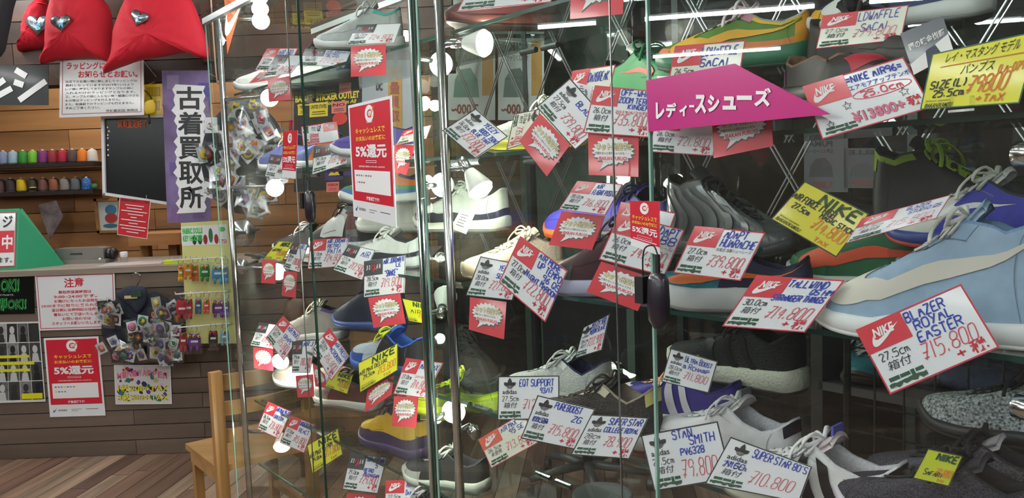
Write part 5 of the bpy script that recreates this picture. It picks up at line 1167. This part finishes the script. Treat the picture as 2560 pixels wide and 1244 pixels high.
for k, (s, a, b) in enumerate((('買取所営業時間は', .28, .70), ('9:00~24:00です。', .22, .77), ('お預けになったお品物を', .22, .78), ('24:00までに取りに来られない場合', .05, .97), ('翌日朝に台帳明記の住所へ', .18, .80), ('着払いにて発送いたします', .20, .82), ('お問い合わせは', .31, .68), ('スタッフへお願いいたします', .17, .80))): f.text('lettering', TAXR, s, a, .30 + .079 * k, b, .357 + .079 * k, .02)
f.done()
# black-and-white photo collage
f = yface(Q(-40,806, 98,803, 114,1003, -40,1008), YP - .001, 'photo_collage', 'grid of black-and-white photo prints with yellow captions', 'poster'); f.sheet('poster_sheet', paper((226, 226, 226), .4))
random.seed(11)
for r_ in range(4):
    for c_ in range(5):
        u0, u1 = .02 + .194 * c_, .02 + .194 * c_ + .186; v0, v1 = .02 + .24 * r_, .02 + .24 * r_ + .23; gg = random.choice((60, 90, 130, 170, 40)); f.rect('photo#%d%d' % (r_, c_), mat((gg, gg, gg), .5, var=.4, scale=30), u0, v0, u1, v1, .0005)
        hh = random.choice((20, 40, 200)); f.ell('photo_figure#%d%d' % (r_, c_), mat((hh, hh, hh), .5), (u0 + u1) / 2, v0 + .08, .045, .05, 12, .0008); f.poly('photo_figure#%d%d' % (r_, c_), mat((hh, hh, hh), .5), [(u0 + .03, v1), (u0 + .05, v0 + .13), (u1 - .05, v0 + .13), (u1 - .03, v1)], .0008)
for k in range(3): f.rect('caption#%d' % k, mat((230, 220, 30), .5), .05, .41 + .085 * k, .78 + .08 * (k % 2), .445 + .085 * k, .0012)
f.rect('caption', mat((230, 220, 30), .5), .62, .89, .96, .96, .0012); f.done()
t = E('percent_poster', 'red payment poster with white percent text on the counter boards', 'poster', atY(186, 940, YP)); cashless(Face([atY(x, y, YP) for x, y in ((109, 845), (246, 840), (264, 1038), (125, 1042))], FY, t))
f = yface(Q(285,912, 426,911, 430,1009, 289,1010), YP, 'patch_poster', 'colourful comic-style poster with yellow patch prices', 'poster'); f.sheet('poster_sheet', paper((226, 222, 226), .3))
random.seed(5)
for k in range(46):
    u, v = random.uniform(.06, .9), random.uniform(.08, .9); m_ = mat(random.choice(((40, 40, 90), (180, 40, 60), (220, 200, 220), (40, 120, 110), (30, 30, 34), (200, 190, 120), (90, 60, 140))), .5); r_ = random.uniform(.04, .1)
    pts = [(min(.98, max(.02, u + r_ * random.uniform(.5, 1) * math.cos(a) / 1.4)), min(.98, max(.02, v + r_ * random.uniform(.5, 1) * math.sin(a)))) for a in [2 * math.pi * q_ / 7 for q_ in range(7)]]; f.poly('comic_print#%d' % k, m_, pts, .0004 + .00001 * k)
for k, ch in enumerate('MINIWAPPEN'): f.text('lettering', mat((226, 120, 150), .5), ch, .05 + .09 * k, .20 - .08 * math.sin(k / 9 * math.pi), .125 + .09 * k, .36 - .08 * math.sin(k / 9 * math.pi), .03, 0, .0012)
for v, s in ((.5, '1枚200+TAX'), (.73, '3枚500+TAX')):
    f.text('lettering', INKK, s, .05, v, .96, v + .19, .05, 0, .0011); f.text('lettering', mat((240, 226, 40), .5), s, .05, v, .96, v + .19, .015, 0, .0014)
f.border('border', LOGOW, .02, .0012); f.done()
# ------------------------------------------------------------------ bagged patches
PAL = [('red', (206, 40, 50)), ('yellow', (236, 204, 40)), ('blue', (50, 90, 180)), ('white', (230, 230, 228)), ('black', (36, 36, 40)), ('pink', (232, 120, 160)), ('green', (50, 140, 80)), ('orange', (236, 130, 50)), ('grey', (150, 152, 156)), ('brown', (130, 90, 60))]
BG = [mat((240, 240, 242), .2, coat=.5), mat((240, 240, 242), .2, coat=.5), mat((40, 42, 48), .3), mat((224, 226, 230), .15, .5, bump=.6, scale=60)]
def patch(c, nrm, size, host, ang):
    while True:
        k = random.randrange(len(PAL)); nm, col = PAL[k]; shp = random.randrange(4); k2 = (k + random.randrange(1, 9)) % 10; bg = random.randrange(4)
        if (k, shp, k2, bg > 1 and bg, host) not in _lab: _lab[(k, shp, k2, bg > 1 and bg, host)] = 1; break
    nrm = Vector(nrm).normalized()
    ex = Vector((0, 0, 1)).cross(nrm).normalized(); ey = nrm.cross(ex); ca, sa = math.cos(ang), math.sin(ang); ex, ey = ex * ca + ey * sa, ey * ca - ex * sa
    t = E('bagged_patch', f'{nm} {("round", "lobed", "square", "starry")[shp]} patch with {PAL[k2][0]} motif, {("white", "white", "black", "silver")[bg]} card, bagged on the {host}', 'patch', c, f'bagged patches on the {host}'); w_, h_ = size * .5, size * random.uniform(.52, .68)
    mk('backing_card', *box(c, (w_ * 1.7, .0015, h_ * 1.7), (ex, nrm, ey)), BG[bg], t)
    n_ = 14; out = []
    for q_ in range(n_):
        a = 2 * math.pi * q_ / n_; r_ = (1, .72 + .28 * math.cos(2.5 * a) ** 2, 1 / max(abs(math.cos(a)), abs(math.sin(a))) ** .8 * .8, .7 + .3 * (q_ % 2))[shp]; out.append(c + nrm * .002 + ex * (r_ * w_ * .7 * math.cos(a)) + ey * (r_ * h_ * .7 * math.sin(a)))
    po = mk('patch', *pillow(out, nrm, .003, .1, 2), mat(col, .7, var=.1, scale=300, bump=.3), t, True)
    c2 = PAL[k2][1]; mk('motif', *pillow([c + nrm * .005 + (o_ - c - nrm * .002) * .48 + ex * (.12 * w_) for o_ in out], nrm, .002, .1, 2), mat(c2, .7), po, True)
    if random.random() < .6: mk('motif', *pillow([c + nrm * .0055 + (o_ - c - nrm * .002) * .2 - ex * (.2 * w_) + ey * .15 * h_ for o_ in out], nrm, .002, .1, 2), mat(PAL[(k + 3) % 10][1], .7), po, True)
    bv = [c + nrm * (.007 + random.uniform(0, .004)) + ex * (a * w_ * 1.15) + ey * (b * h_ * 1.2) for a, b in ((-1, -1), (0, -1.05), (1, -1), (1.05, 0), (1, 1), (0, 1.03), (-1, 1), (-1.04, 0))]; bv.append(c + nrm * .012)
    mk('bag', bv, [(i, (i + 1) % 8, 8) for i in range(8)], BAGPL, t)
# denim vest on a hanger
Yv = YC - .06
dn = fab((32, 38, 50), .9, .25, 260, .5); vb = atY(345, 800, Yv)
dv = E('denim_vest', 'dark denim vest on a wire hanger covered with bagged patches', 'vest', vb)
mk('body', *pillow(pxloop([(285, 752), (305, 735), (340, 745), (380, 728), (408, 740), (432, 758), (446, 800), (444, 850), (420, 876), (350, 884), (280, 872), (254, 830), (262, 780)], Yv, 3), FY, .045, .5, 6, .006), dn, dv, True)
mk('collar', *pillow(pxloop([(292, 738), (310, 718), (345, 714), (368, 724), (366, 758), (344, 786), (330, 768), (306, 752)], Yv - .05, 3), FY, .025, .5, 4), fab((38, 46, 60), .9, .25, 260, .5), dv, True)
mk('neck_label', *box(atY(340, 735, Yv - .082), (.055, .003, .03)), mat((30, 60, 40), .6), dv); mk('hanger_bar', *box(atY(328, 742, Yv - .075), (.07, .012, .016)), mat((206, 180, 130), .5), dv)
hk = [(343, 722), (343, 712), (350, 700), (352, 690), (344, 683), (334, 684), (329, 692)]
mk('hook', *tube(spline([atY(x, y, Yv) for x, y in hk], 4), .003, 6), CHROME, dv, True)
random.seed(21)
for i in range(56):
    while True:
        px, py = random.uniform(252, 444), random.uniform(752, 898)
        if (px < 300 or py > 790 or px > 385) and not (300 < px < 385 and py < 800): break
    patch(atY(px, py, Yv - .062 - .012 * random.random() - (.02 if py > 800 else 0)), FY + Vector((random.uniform(-.25, .25), 0, random.uniform(-.2, .2))), .066, 'denim vest', random.uniform(-.6, .6))
# round dark hanging display with patches
Yr = 4.2
rd = E('round_display', 'round black cloth display hung with bagged patches behind the case end', 'display board', atY(610, 395, Yr)); ring_ = [(610 + 108 * math.cos(a), 395 + 140 * math.sin(a)) for a in [2 * math.pi * k / 32 for k in range(32)]]
mk('cloth', *pillow([atY(x, y, Yr) for x, y in ring_], FY, .05, .4, 5, .004), fab((34, 38, 48)), rd, True); mk('hang_cord', *tube(spline([atY(600, 258, Yr), atY(556, 235, Yr), atY(548, 200, Yr), atY(540, 180, Yr), Vector((atY(540, 180, Yr).x, Yr, CEIL - .02))], 4), .004, 6), mat((206, 170, 140), .5), rd, True)
for i in range(48):
    while True:
        px, py = random.uniform(505, 715), random.uniform(258, 532)
        e = ((px - 610) / 108) ** 2 + ((py - 395) / 140) ** 2
        if e < 1.0: break
    patch(atY(px, py, Yr - .058 - .01 * random.random()), FY + Vector((random.uniform(-.3, .3), 0, random.uniform(-.2, .2))),   .074 if i % 3 else .095, 'round black display', random.uniform(-.7, .7))
# sticker display board behind the far case
Yt = 4.15
f = yface(Q(735,165, 905,150, 905,470, 735,480), Yt, 'sticker_board', 'black board of yellow and pink stickers behind the glass', 'display board'); f.sheet('board', mat((24, 24, 26), .5), .008)
cu = lambda x: (x - 735) / 170; cv = lambda y: (y - 158) / 317
SY = mat((240, 210, 50), .5); SP = mat((240, 130, 120), .5)
f.text('heading', SY, 'BADASS STICKER OUTLET', .02, cv(232), .96, cv(250), .05, 0, .002); f.text('heading', SY, "Collect 'Em All", .45, cv(252), .92, cv(262), .03, .2, .002); f.rect('heading', SY, .05, cv(256), .42, cv(259), .002)
def stk(x0, y0, x1, y1, m_, txt_, tm=INKK, nm='sticker'):
    f.rect(nm, m_, cu(x0), cv(y0), cu(x1), cv(y1), .0024); f.text(nm, tm, txt_, cu(x0) + .02, cv(y0 + (y1 - y0) * .15), cu(x1) - .02, cv(y0 + (y1 - y0) * .42), .03, 0, .003)
    f.rect(nm, tm, cu(x0) + .04, cv(y0 + (y1 - y0) * .62), cu(x1) - .04, cv(y0 + (y1 - y0) * .68), .003); f.rect(nm, tm, cu(x0) + .03, cv(y0 + (y1 - y0) * .78), cu(x1) - .03, cv(y0 + (y1 - y0) * .83), .003)
stk(774, 254, 820, 289, SY, 'UNITED STATES'); stk(829, 255, 866, 284, SP, 'NO'); stk(848, 204, 878, 236, mat((236, 150, 140), .5), 'DANGER', TAXR); stk(800, 166, 832, 181, SP, 'PREMIUM', TAXR); stk(816, 455, 848, 480, SP, 'PREMIUM', TAXR); stk(745, 254, 763, 282, SY, 'YES')
for x, y in ((822, 198), (862, 174), (836, 435), (865, 425)):
    f.rect('sticker', mat((60, 48, 110), .5), cu(x - 24), cv(y - 14), cu(x + 22), cv(y + 16), .002); f.poly('sticker', SY, [(cu(x - 15), cv(y + 3)), (cu(x - 8), cv(y - 6)), (cu(x), cv(y - 2)), (cu(x + 8), cv(y - 7)), (cu(x + 14), cv(y + 4))], .0028)
f.ell('sticker', mat((226, 60, 50), .5), cu(850), cv(298), .11, .05, 16, .0026); f.done()
# ------------------------------------------------------------------ key-holder card and dolls
Yk = YC - .10
f = yface(Q(452,557, 570,550, 593,858, 467,858), Yk, 'keyholder_card', 'pale yellow hook card with green heading for doll key holders', 'display card'); f.sheet('card_sheet', mat((228, 226, 150), .5), .004)
f.rect('header', LOGOW, .0, .03, .97, .19, .001); f.text('lettering', GR, 'FABRIC DOLLS', .03, .045, .45, .095, .05, 0, .002); f.text('lettering', GR, 'KEY HOLDER', .03, .105, .45, .155, .05, 0, .002); f.text('lettering', TAXR, '¥750', .78, .15, .95, .185, .02, 0, .002)
for k, c_ in enumerate(((40, 40, 44), (60, 60, 70), (150, 40, 50), (40, 110, 70), (170, 40, 50))): f.ell('header_print', mat(c_, .6), .27 + .115 * k, .145 - .03 * (k == 3), .045, .04 + .02 * (k == 3), 14, .0016)
f.ell('header_print', GR, .86, .07, .07, .02, 14, .0016); f.done()
kc = f.par
def doll(px, py, w_, h_, col, lab, Y, eyes=2, ey=(240, 190, 40), legs=True):
    c = atY(px, py, Y); s = Y / F; t = E('doll_keyholder', lab, 'key holder', c, 'doll key holders on the hook card'); m_ = fab(col, .9, .15, 300)
    o = [(px - w_ * .42, py - h_ * .3), (px - w_ * .3, py - h_ * .45), (px, py - h_ * .38), (px + w_ * .3, py - h_ * .45), (px + w_ * .42, py - h_ * .3), (px + w_ * .45, py + h_ * .1), (px + w_ * .36, py + h_ * .3), (px, py + h_ * .26), (px - w_ * .36, py + h_ * .3), (px - w_ * .45, py + h_ * .1)]
    mk('body', *pillow(pxloop(o, Y, 2), FY, .014, .8, 4), m_, t, True)
    if legs:
        for sx in (-1, 1): mk('leg', *tube([atY(px + sx * w_ * .22, py + h_ * .22, Y), atY(px + sx * w_ * .24, py + h_ * .5, Y)], [.010, .007], 8), m_, t, True)
    for k in range(eyes):
        ex = px + (k - (eyes - 1) / 2) * w_ * .34; e = mk('eye', *lathe([(.002, -.002), (.009, .003), (.009, .008), (.003, .013)], 12, axisM(atY(ex, py - h_ * .3, Y - .011), FY)), mat(ey, .4), t, True)
        mk('pupil', *lathe([(.004, 0), (.003, .003)], 8, axisM(atY(ex, py - h_ * .3, Y - .024), FY)), BLACK, e)
    mk('mouth', *box(atY(px, py - h_ * .02, Y - .016), (w_ * s * .5, .003, h_ * s * .1)), mat((236, 236, 230), .5), t)
    mk('ring', *tube([atY(px + 7 * math.cos(a), py - h_ * .5 - 8 + 8 * math.sin(a), Y) for a in [2 * math.pi * k / 14 for k in range(14)]], .0016, 5, 1, True), CHROME, t, True)
    b_ = [atY(px + a * w_ * .55, py + b * h_ * .58, Y - .03) for a, b in ((-1, -1), (1, -1), (1, 1.1), (-1, 1.1))]; mk('bag', b_ + [atY(px, py, Y - .036)], [(0, 1, 4), (1, 2, 4), (2, 3, 4), (3, 0, 4)], BAGPL, t)
for (x0, y0, x1, y1) in ((430, 650, 560, 643), (438, 735, 570, 727), (446, 818, 576, 808)):
    a = atY(x0, y0, Yk - .12); b = atY(x1, y1, Yk - .01); rd_ = mk('hook_rod', *tube([a + Vector((0, 0, .012)), a, b], .004, 6), WHITE, kc); mk('rod_clip', *box(b, (.02, .012, .018)), ACRYL, rd_)
for a in ((470, 676, 26, 44, (236, 140, 40), 'orange doll key holder with teal belly', 1, (120, 190, 60)), (488, 680, 18, 44, (230, 120, 40), 'plain orange doll key holder', 1, (120, 190, 60)), (512, 680, 28, 46, (40, 140, 70), 'green doll key holder with toothy grin', 2, (230, 160, 40)), (545, 684, 34, 50, (80, 160, 214), 'light blue doll key holder with two orange eyes', 2, (240, 160, 50)), (563, 684, 18, 46, (90, 170, 220), 'slim light blue doll key holder', 1, (240, 160, 50)), (452, 682, 14, 42, (236, 180, 50), 'narrow yellow doll key holder at the rod end', 1, (220, 60, 60)),
          (455, 772, 34, 54, (176, 36, 54), 'red doll key holder with white tag', 0, (90, 160, 70)), (472, 770, 22, 54, (190, 40, 56), 'red doll key holder with one green eye', 1, (90, 170, 70)), (496, 764, 18, 40, (50, 120, 170), 'small blue doll key holder', 1, (230, 90, 60)), (516, 764, 18, 38, (230, 90, 60), 'small orange-red doll key holder', 1, (120, 190, 90)), (546, 770, 34, 46, (120, 70, 160), 'purple doll key holder with row of yellow eyes', 3, (244, 196, 40)), (565, 770, 18, 44, (124, 72, 166), 'slim purple doll key holder', 1, (244, 196, 40)),
          (458, 852, 22, 54, (170, 36, 50), 'red doll key holder on the lowest rod', 1, (90, 180, 80)), (486, 854, 36, 48, (110, 60, 150), 'purple doll key holder on the lowest rod', 3, (244, 196, 40)), (533, 846, 26, 46, (44, 42, 50), 'black cat doll key holder with red eyes', 2, (200, 40, 60)), (562, 842, 24, 40, (110, 170, 210), 'pale blue doll key holder on the lowest rod', 1, (240, 150, 50))):
    doll(a[0], a[1], a[2], a[3], a[4], a[5], Yk - .09 + .04 * random.random(), a[6], a[7])
# ------------------------------------------------------------------ wooden chair
zs = .42
cl_ = atZ(463, 1108, zs); cn = atZ(560, 1182, zs); sd = (cn - cl_); sd.z = 0; sl = .40; sd.normalize(); fr_ = Vector((-sd.y, sd.x, 0))
if fr_.x < 0: fr_ = -fr_
wch = mat((178, 134, 84), .42, var=.2, scale=14, bump=.08, kind='wood'); wcz = mat((172, 128, 78), .42, var=.2, scale=14, bump=.08, kind='wood', key='z')
ch = E('wooden_chair', 'light wooden chair with ladder back beside the glass case', 'chair', (cl_ + cn) / 2 + fr_ * .2 - Vector((0, 0, zs)))
back = cl_ + sd * sl; ax = (sd, fr_, Vector((0, 0, 1)))
mk('seat', *box(cl_ + sd * (sl / 2) + fr_ * .2 + Vector((0, 0, -.012)), (sl, .40, .024), ax), wch, ch)
mk('apron', *box(cl_ + sd * (sl / 2) + fr_ * .02 + Vector((0, 0, -.05)), (sl - .06, .02, .05), ax), wch, ch); mk('apron', *box(cl_ + sd * .03 + fr_ * .2 + Vector((0, 0, -.05)), (.02, .34, .05), ax), wch, ch); mk('apron', *box(cl_ + sd * (sl / 2) + fr_ * .38 + Vector((0, 0, -.05)), (sl - .06, .02, .05), ax), wch, ch)
for e in (.035, .365):
    mk('leg', *box(cl_ + sd * .035 + fr_ * e + Vector((0, 0, -.024 - (zs - .024) / 2)), (.036, .036, zs - .024), ax), wcz, ch)
    p0 = cl_ + sd * (sl + .012) + fr_ * (e - .02 if e < .2 else e + .02); mk('back_post', *box(Vector((p0.x, p0.y, .40)), (.034, .045, .80), ax), wcz, ch)
    mk('stretcher', *box(cl_ + sd * (sl / 2) + fr_ * e + Vector((0, 0, -.26)), (sl - .05, .018, .03), ax), wch, ch)
for zz, hh in ((.755, .06), (.65, .055), (.54, .055)):
    pts = []; n_ = 9; V = []; Fc = []
    for k in range(n_):
        q_ = k / (n_ - 1); b = cl_ + sd * (sl + .012 + .03 * math.sin(math.pi * q_)) + fr_ * (.03 + .34 * q_)
        for dz in (-hh / 2, hh / 2):
            for dt in (-.008, .008): V.append(Vector((b.x, b.y, zz + dz)) + sd * dt)
    for k in range(n_ - 1):
        a = 4 * k; b = a + 4; Fc += [(a, b, b + 1, a + 1), (a + 2, a + 3, b + 3, b + 2), (a, a + 2, b + 2, b), (a + 1, b + 1, b + 3, a + 3)]
    Fc += [(0, 1, 3, 2), (4 * n_ - 4, 4 * n_ - 2, 4 * n_ - 1, 4 * n_ - 3)]
    mk('back_slat', V, Fc, wch, ch)
print('chair side', (cn - cl_).length, 'back', back)
# ================================================================== seen through and behind the near case
def bposter(x0, y0, x1, y1, head, sub, price, lab, art, strip=True, g=(190, 198, 192)):
    q = [P(x, y, WOFF - .015) for x, y in ((x0, y0), (x1, y0), (x1, y1), (x0, y1))]; t = E('window_poster', lab, 'poster', sum(q, Vector()) / 4, 'shop posters on the window seen from behind'); f = Face(q, -N, t)
    f.sheet('poster_sheet', mat(g, .7)); dk = mat(tuple(int(c * .55) for c in g), .7); f.text('lettering', dk, head, .1, .05, .66, .16, .03, 0, .0008, True)
    if sub: f.text('lettering', dk, sub, .06, .2, .68, .28, .02, 0, .0008, True)
    if strip: f.rect('side_strip', mat((170, 130, 60), .6), .74, .03, .96, .70, .0006)
    f.poly('artwork', mat(art, .7), [(.12, .72), (.16, .5), (.28, .38), (.5, .36), (.64, .5), (.68, .72)], .0006)
    f.text('lettering', mat((120, 60, 56), .6), price, .08, .80, .66, .95, .04, 0, .0008, True); f.done()
bposter(1120, 95, 1238, 300, "Levi's", 'デニムジャケット', '7,000~', 'grey window poster with jacket shape and brown strip', (96, 130, 116))
bposter(1245, 95, 1360, 300, 'NIKE', 'ナイロンジャケット', '5,000~', 'grey window poster with dome shape beside the jacket poster', (90, 110, 104))
bposter(1120, -60, 1360, 85, 'BRAND', None, '2,000~', 'upper grey window poster with large price', (130, 150, 140))
bposter(2010, 345, 2120, 480, 'PUMA', '各種スニーカーズ', '5,000~', 'dim grey window poster with shoe shapes', (70, 72, 76), False, (92, 96, 100))
bposter(2110, 370, 2230, 470, 'ELLE', None, '2,000~', 'dim grey window poster beside the shoe poster', (76, 78, 82), False, (84, 86, 90))
bposter(1725, 50, 1990, 130, 'WANTED', None, '買取', 'dark window banner with faint wanted lettering', (60, 64, 56), False, (70, 74, 66))
# hanging grey banner behind the far case
q = [P(x, y, .85) for x, y in ((905, 150), (1042, 150), (1048, 420), (905, 420))]; t = E('grey_banner', 'pale grey banner with brown strip behind the far case', 'banner', sum(q, Vector()) / 4); f = Face(q, -N, t); f.sheet('cloth', mat((168, 172, 178), .7), .003); f.rect('strip', mat((176, 128, 50), .6), .50, .05, .74, .62, .001)
for k in range(4): f.text('lettering', mat((140, 60, 40), .6), '大量買取'[k], .54, .07 + .13 * k, .70, .18 + .13 * k, .03, 0, .002)
f.text('lettering', INKK, 'DC', .28, .2, .40, .28, .05, 0, .002); f.done()
# black wire grid with goods behind it
go2 = .62; wg = E('wire_grid', 'black wire grid panel behind the near case', 'wire panel', G(.55, go2, 1.0)); gm_ = mat((16, 16, 18), .5)
sa, sb = on(2600, go2, 1.0).dot(U), on(2085, go2, 1.0).dot(U); za, zb = .86, 1.29
n_ = int((sb - sa) / .062)
for k in range(n_ + 1): mk('vertical_wire', *tube([G(sa + k * .062, go2, za), G(sa + k * .062, go2, zb)], .0022, 5), gm_, wg)
for k in range(8): mk('cross_wire', *tube([G(sa, go2 + .004, za + .062 * k), G(sa + n_ * .062, go2 + .004, za + .062 * k)], .0022, 5), gm_, wg)
for s in (sa, sa + n_ * .062): mk('leg', *tube([G(s, go2, 0), G(s, go2, zb)], .008, 6), gm_, wg)
# goods rack behind the wire grid
rk = E('goods_rack', 'low dark rack with folded clothes behind the wire grid', 'rack', G(.5, .95, 0))
for z in (.70, .99, 1.24): mk('shelf_board', *gbox(sa - .1, sb + .1, .72, 1.15, z - .02, z), mat((92, 88, 92), .6), rk)
for s in (sa - .1, sb + .1): mk('upright', *gbox(s - .015, s + .015, .72, 1.15, 0, 1.32), mat((60, 56, 56), .6), rk)
CL = [((84, 40, 66), 'plum'), ((60, 66, 92), 'slate blue'), ((120, 110, 116), 'pale grey'), ((96, 50, 58), 'wine red'), ((140, 110, 150), 'lilac'), ((70, 60, 50), 'brown')]
for k, (c_, nm) in enumerate(CL):
    s = sa + .05 + (sb - sa - .05) * (k % 3) / 2.6; z = (.99, 1.24)[k // 3]; c = G(s, .88, z)
    tag(mk('folded_garment', *pillow([c + U * (.09 * math.cos(a)) * 1.2 + N * (.11 * math.sin(a)) + Vector((0, 0, .035)) for a in [2 * math.pi * q_ / 16 for q_ in range(16)]], (0, 0, 1), .03, 1.1, 5, .006), fab(c_), smooth=True, org=c), nm + ' folded garment on the low rack behind the wire grid', 'garment')
shoe(on(2140, .70, .99), on(2190, .95, .99), .99, 'small teal sneaker with white laces behind the wire grid', (60, 140, 156), sole=(90, 70, 60), lace=(236, 236, 236), L=.25)
# office chair base
oc = atZ(1470, 1178, .07); ob = E('office_chair', 'office chair on a grey five-star base behind the near case', 'office chair', (oc.x, oc.y, 0)); gy = mat((96, 98, 100), .4, .3); oc.z = 0
for k in range(5):
    a = math.radians(200 + 72 * k); d = Vector((math.cos(a), math.sin(a), 0)); mk('base_arm', *tube([oc + Vector((0, 0, .11)), oc + d * .15 + Vector((0, 0, .10)), oc + d * .30 + Vector((0, 0, .08))], [.024, .022, .016], 8, 1), gy, ob, True)
    mk('caster', *tube([oc + d * .30 + Vector((-.018, 0, .028)), oc + d * .30 + Vector((.018, 0, .028))], .027, 12), BLACK, ob, True)
mk('gas_column', *tube([oc + Vector((0, 0, .08)), oc + Vector((0, 0, .42))], .026, 12), BLACK, ob, True)
mk('seat', *box(oc + Vector((0, 0, .46)), (.46, .44, .07)), fab((30, 30, 34)), ob); mk('backrest', *box(oc + Vector((0.02, .2, .72)), (.42, .05, .40)), fab((30, 30, 34)), ob); mk('back_bar', *tube([oc + Vector((0, .1, .44)), oc + Vector((0.02, .24, .6))], .016, 8), BLACK, ob)
p = atZ(1510, 1390, .0); wbk = E('waste_bin', 'grey plastic bin on the floor behind the near case', 'bin', p); mk('bin', *lathe([(.08, 0), (.09, .02), (.12, .25), (.115, .26), (.10, .25)], 20, Matrix.Translation(p)), mat((120, 126, 128), .5), wbk, True)
# items behind the far case
Yz = 4.1
for (x, y, r_, lab) in ((608, 580, 34, 'round chrome-rimmed dial by the end of the far case'), (605, 665, 20, 'small round brass dial by the end of the far case')):
    c = atY(x, y, Yz); t = E('wall_dial', lab, 'dial', c); s = Yz / F; mk('rim', *lathe([(r_ * s * .9, 0), (r_ * s, .01), (r_ * s * .92, .03)], 24, axisM(c, FY)), CHROME, t, True); mk('dial_face', *lathe([(r_ * s * .88, .012), (.004, .016)], 24, axisM(c, FY)), mat((200, 190, 160), .4), t)
    hb = mk('bracket', *tube([c + Vector((0, .02, 0)), Vector((c.x, YC, c.z)) if c.z < CT else c + Vector((0, .25, 0))], .008, 6), BLACK, t)
t = E('leather_bag', 'brown leather bag standing behind the far case', 'bag', atY(735, 800, 4.05)); V, Fc = pillow(pxloop([(712, 760), (745, 745), (772, 765), (778, 850), (742, 862), (708, 850)], 4.05), FY, .06, .8); mk('bag_body', V, Fc, mat((96, 66, 48), .5, var=.3, scale=20), t, True)
mk('handle', *tube(spline([atY(722, 758, 4.05), atY(730, 730, 4.05), atY(752, 728, 4.05), atY(762, 756, 4.05)], 5), .007, 6), mat((80, 54, 40), .5), t, True); mk('stand', *tube([atY(742, 858, 4.05), Vector((atY(742, 858, 4.05).x, 4.05, 0))], .02, 8), BLACK, t)
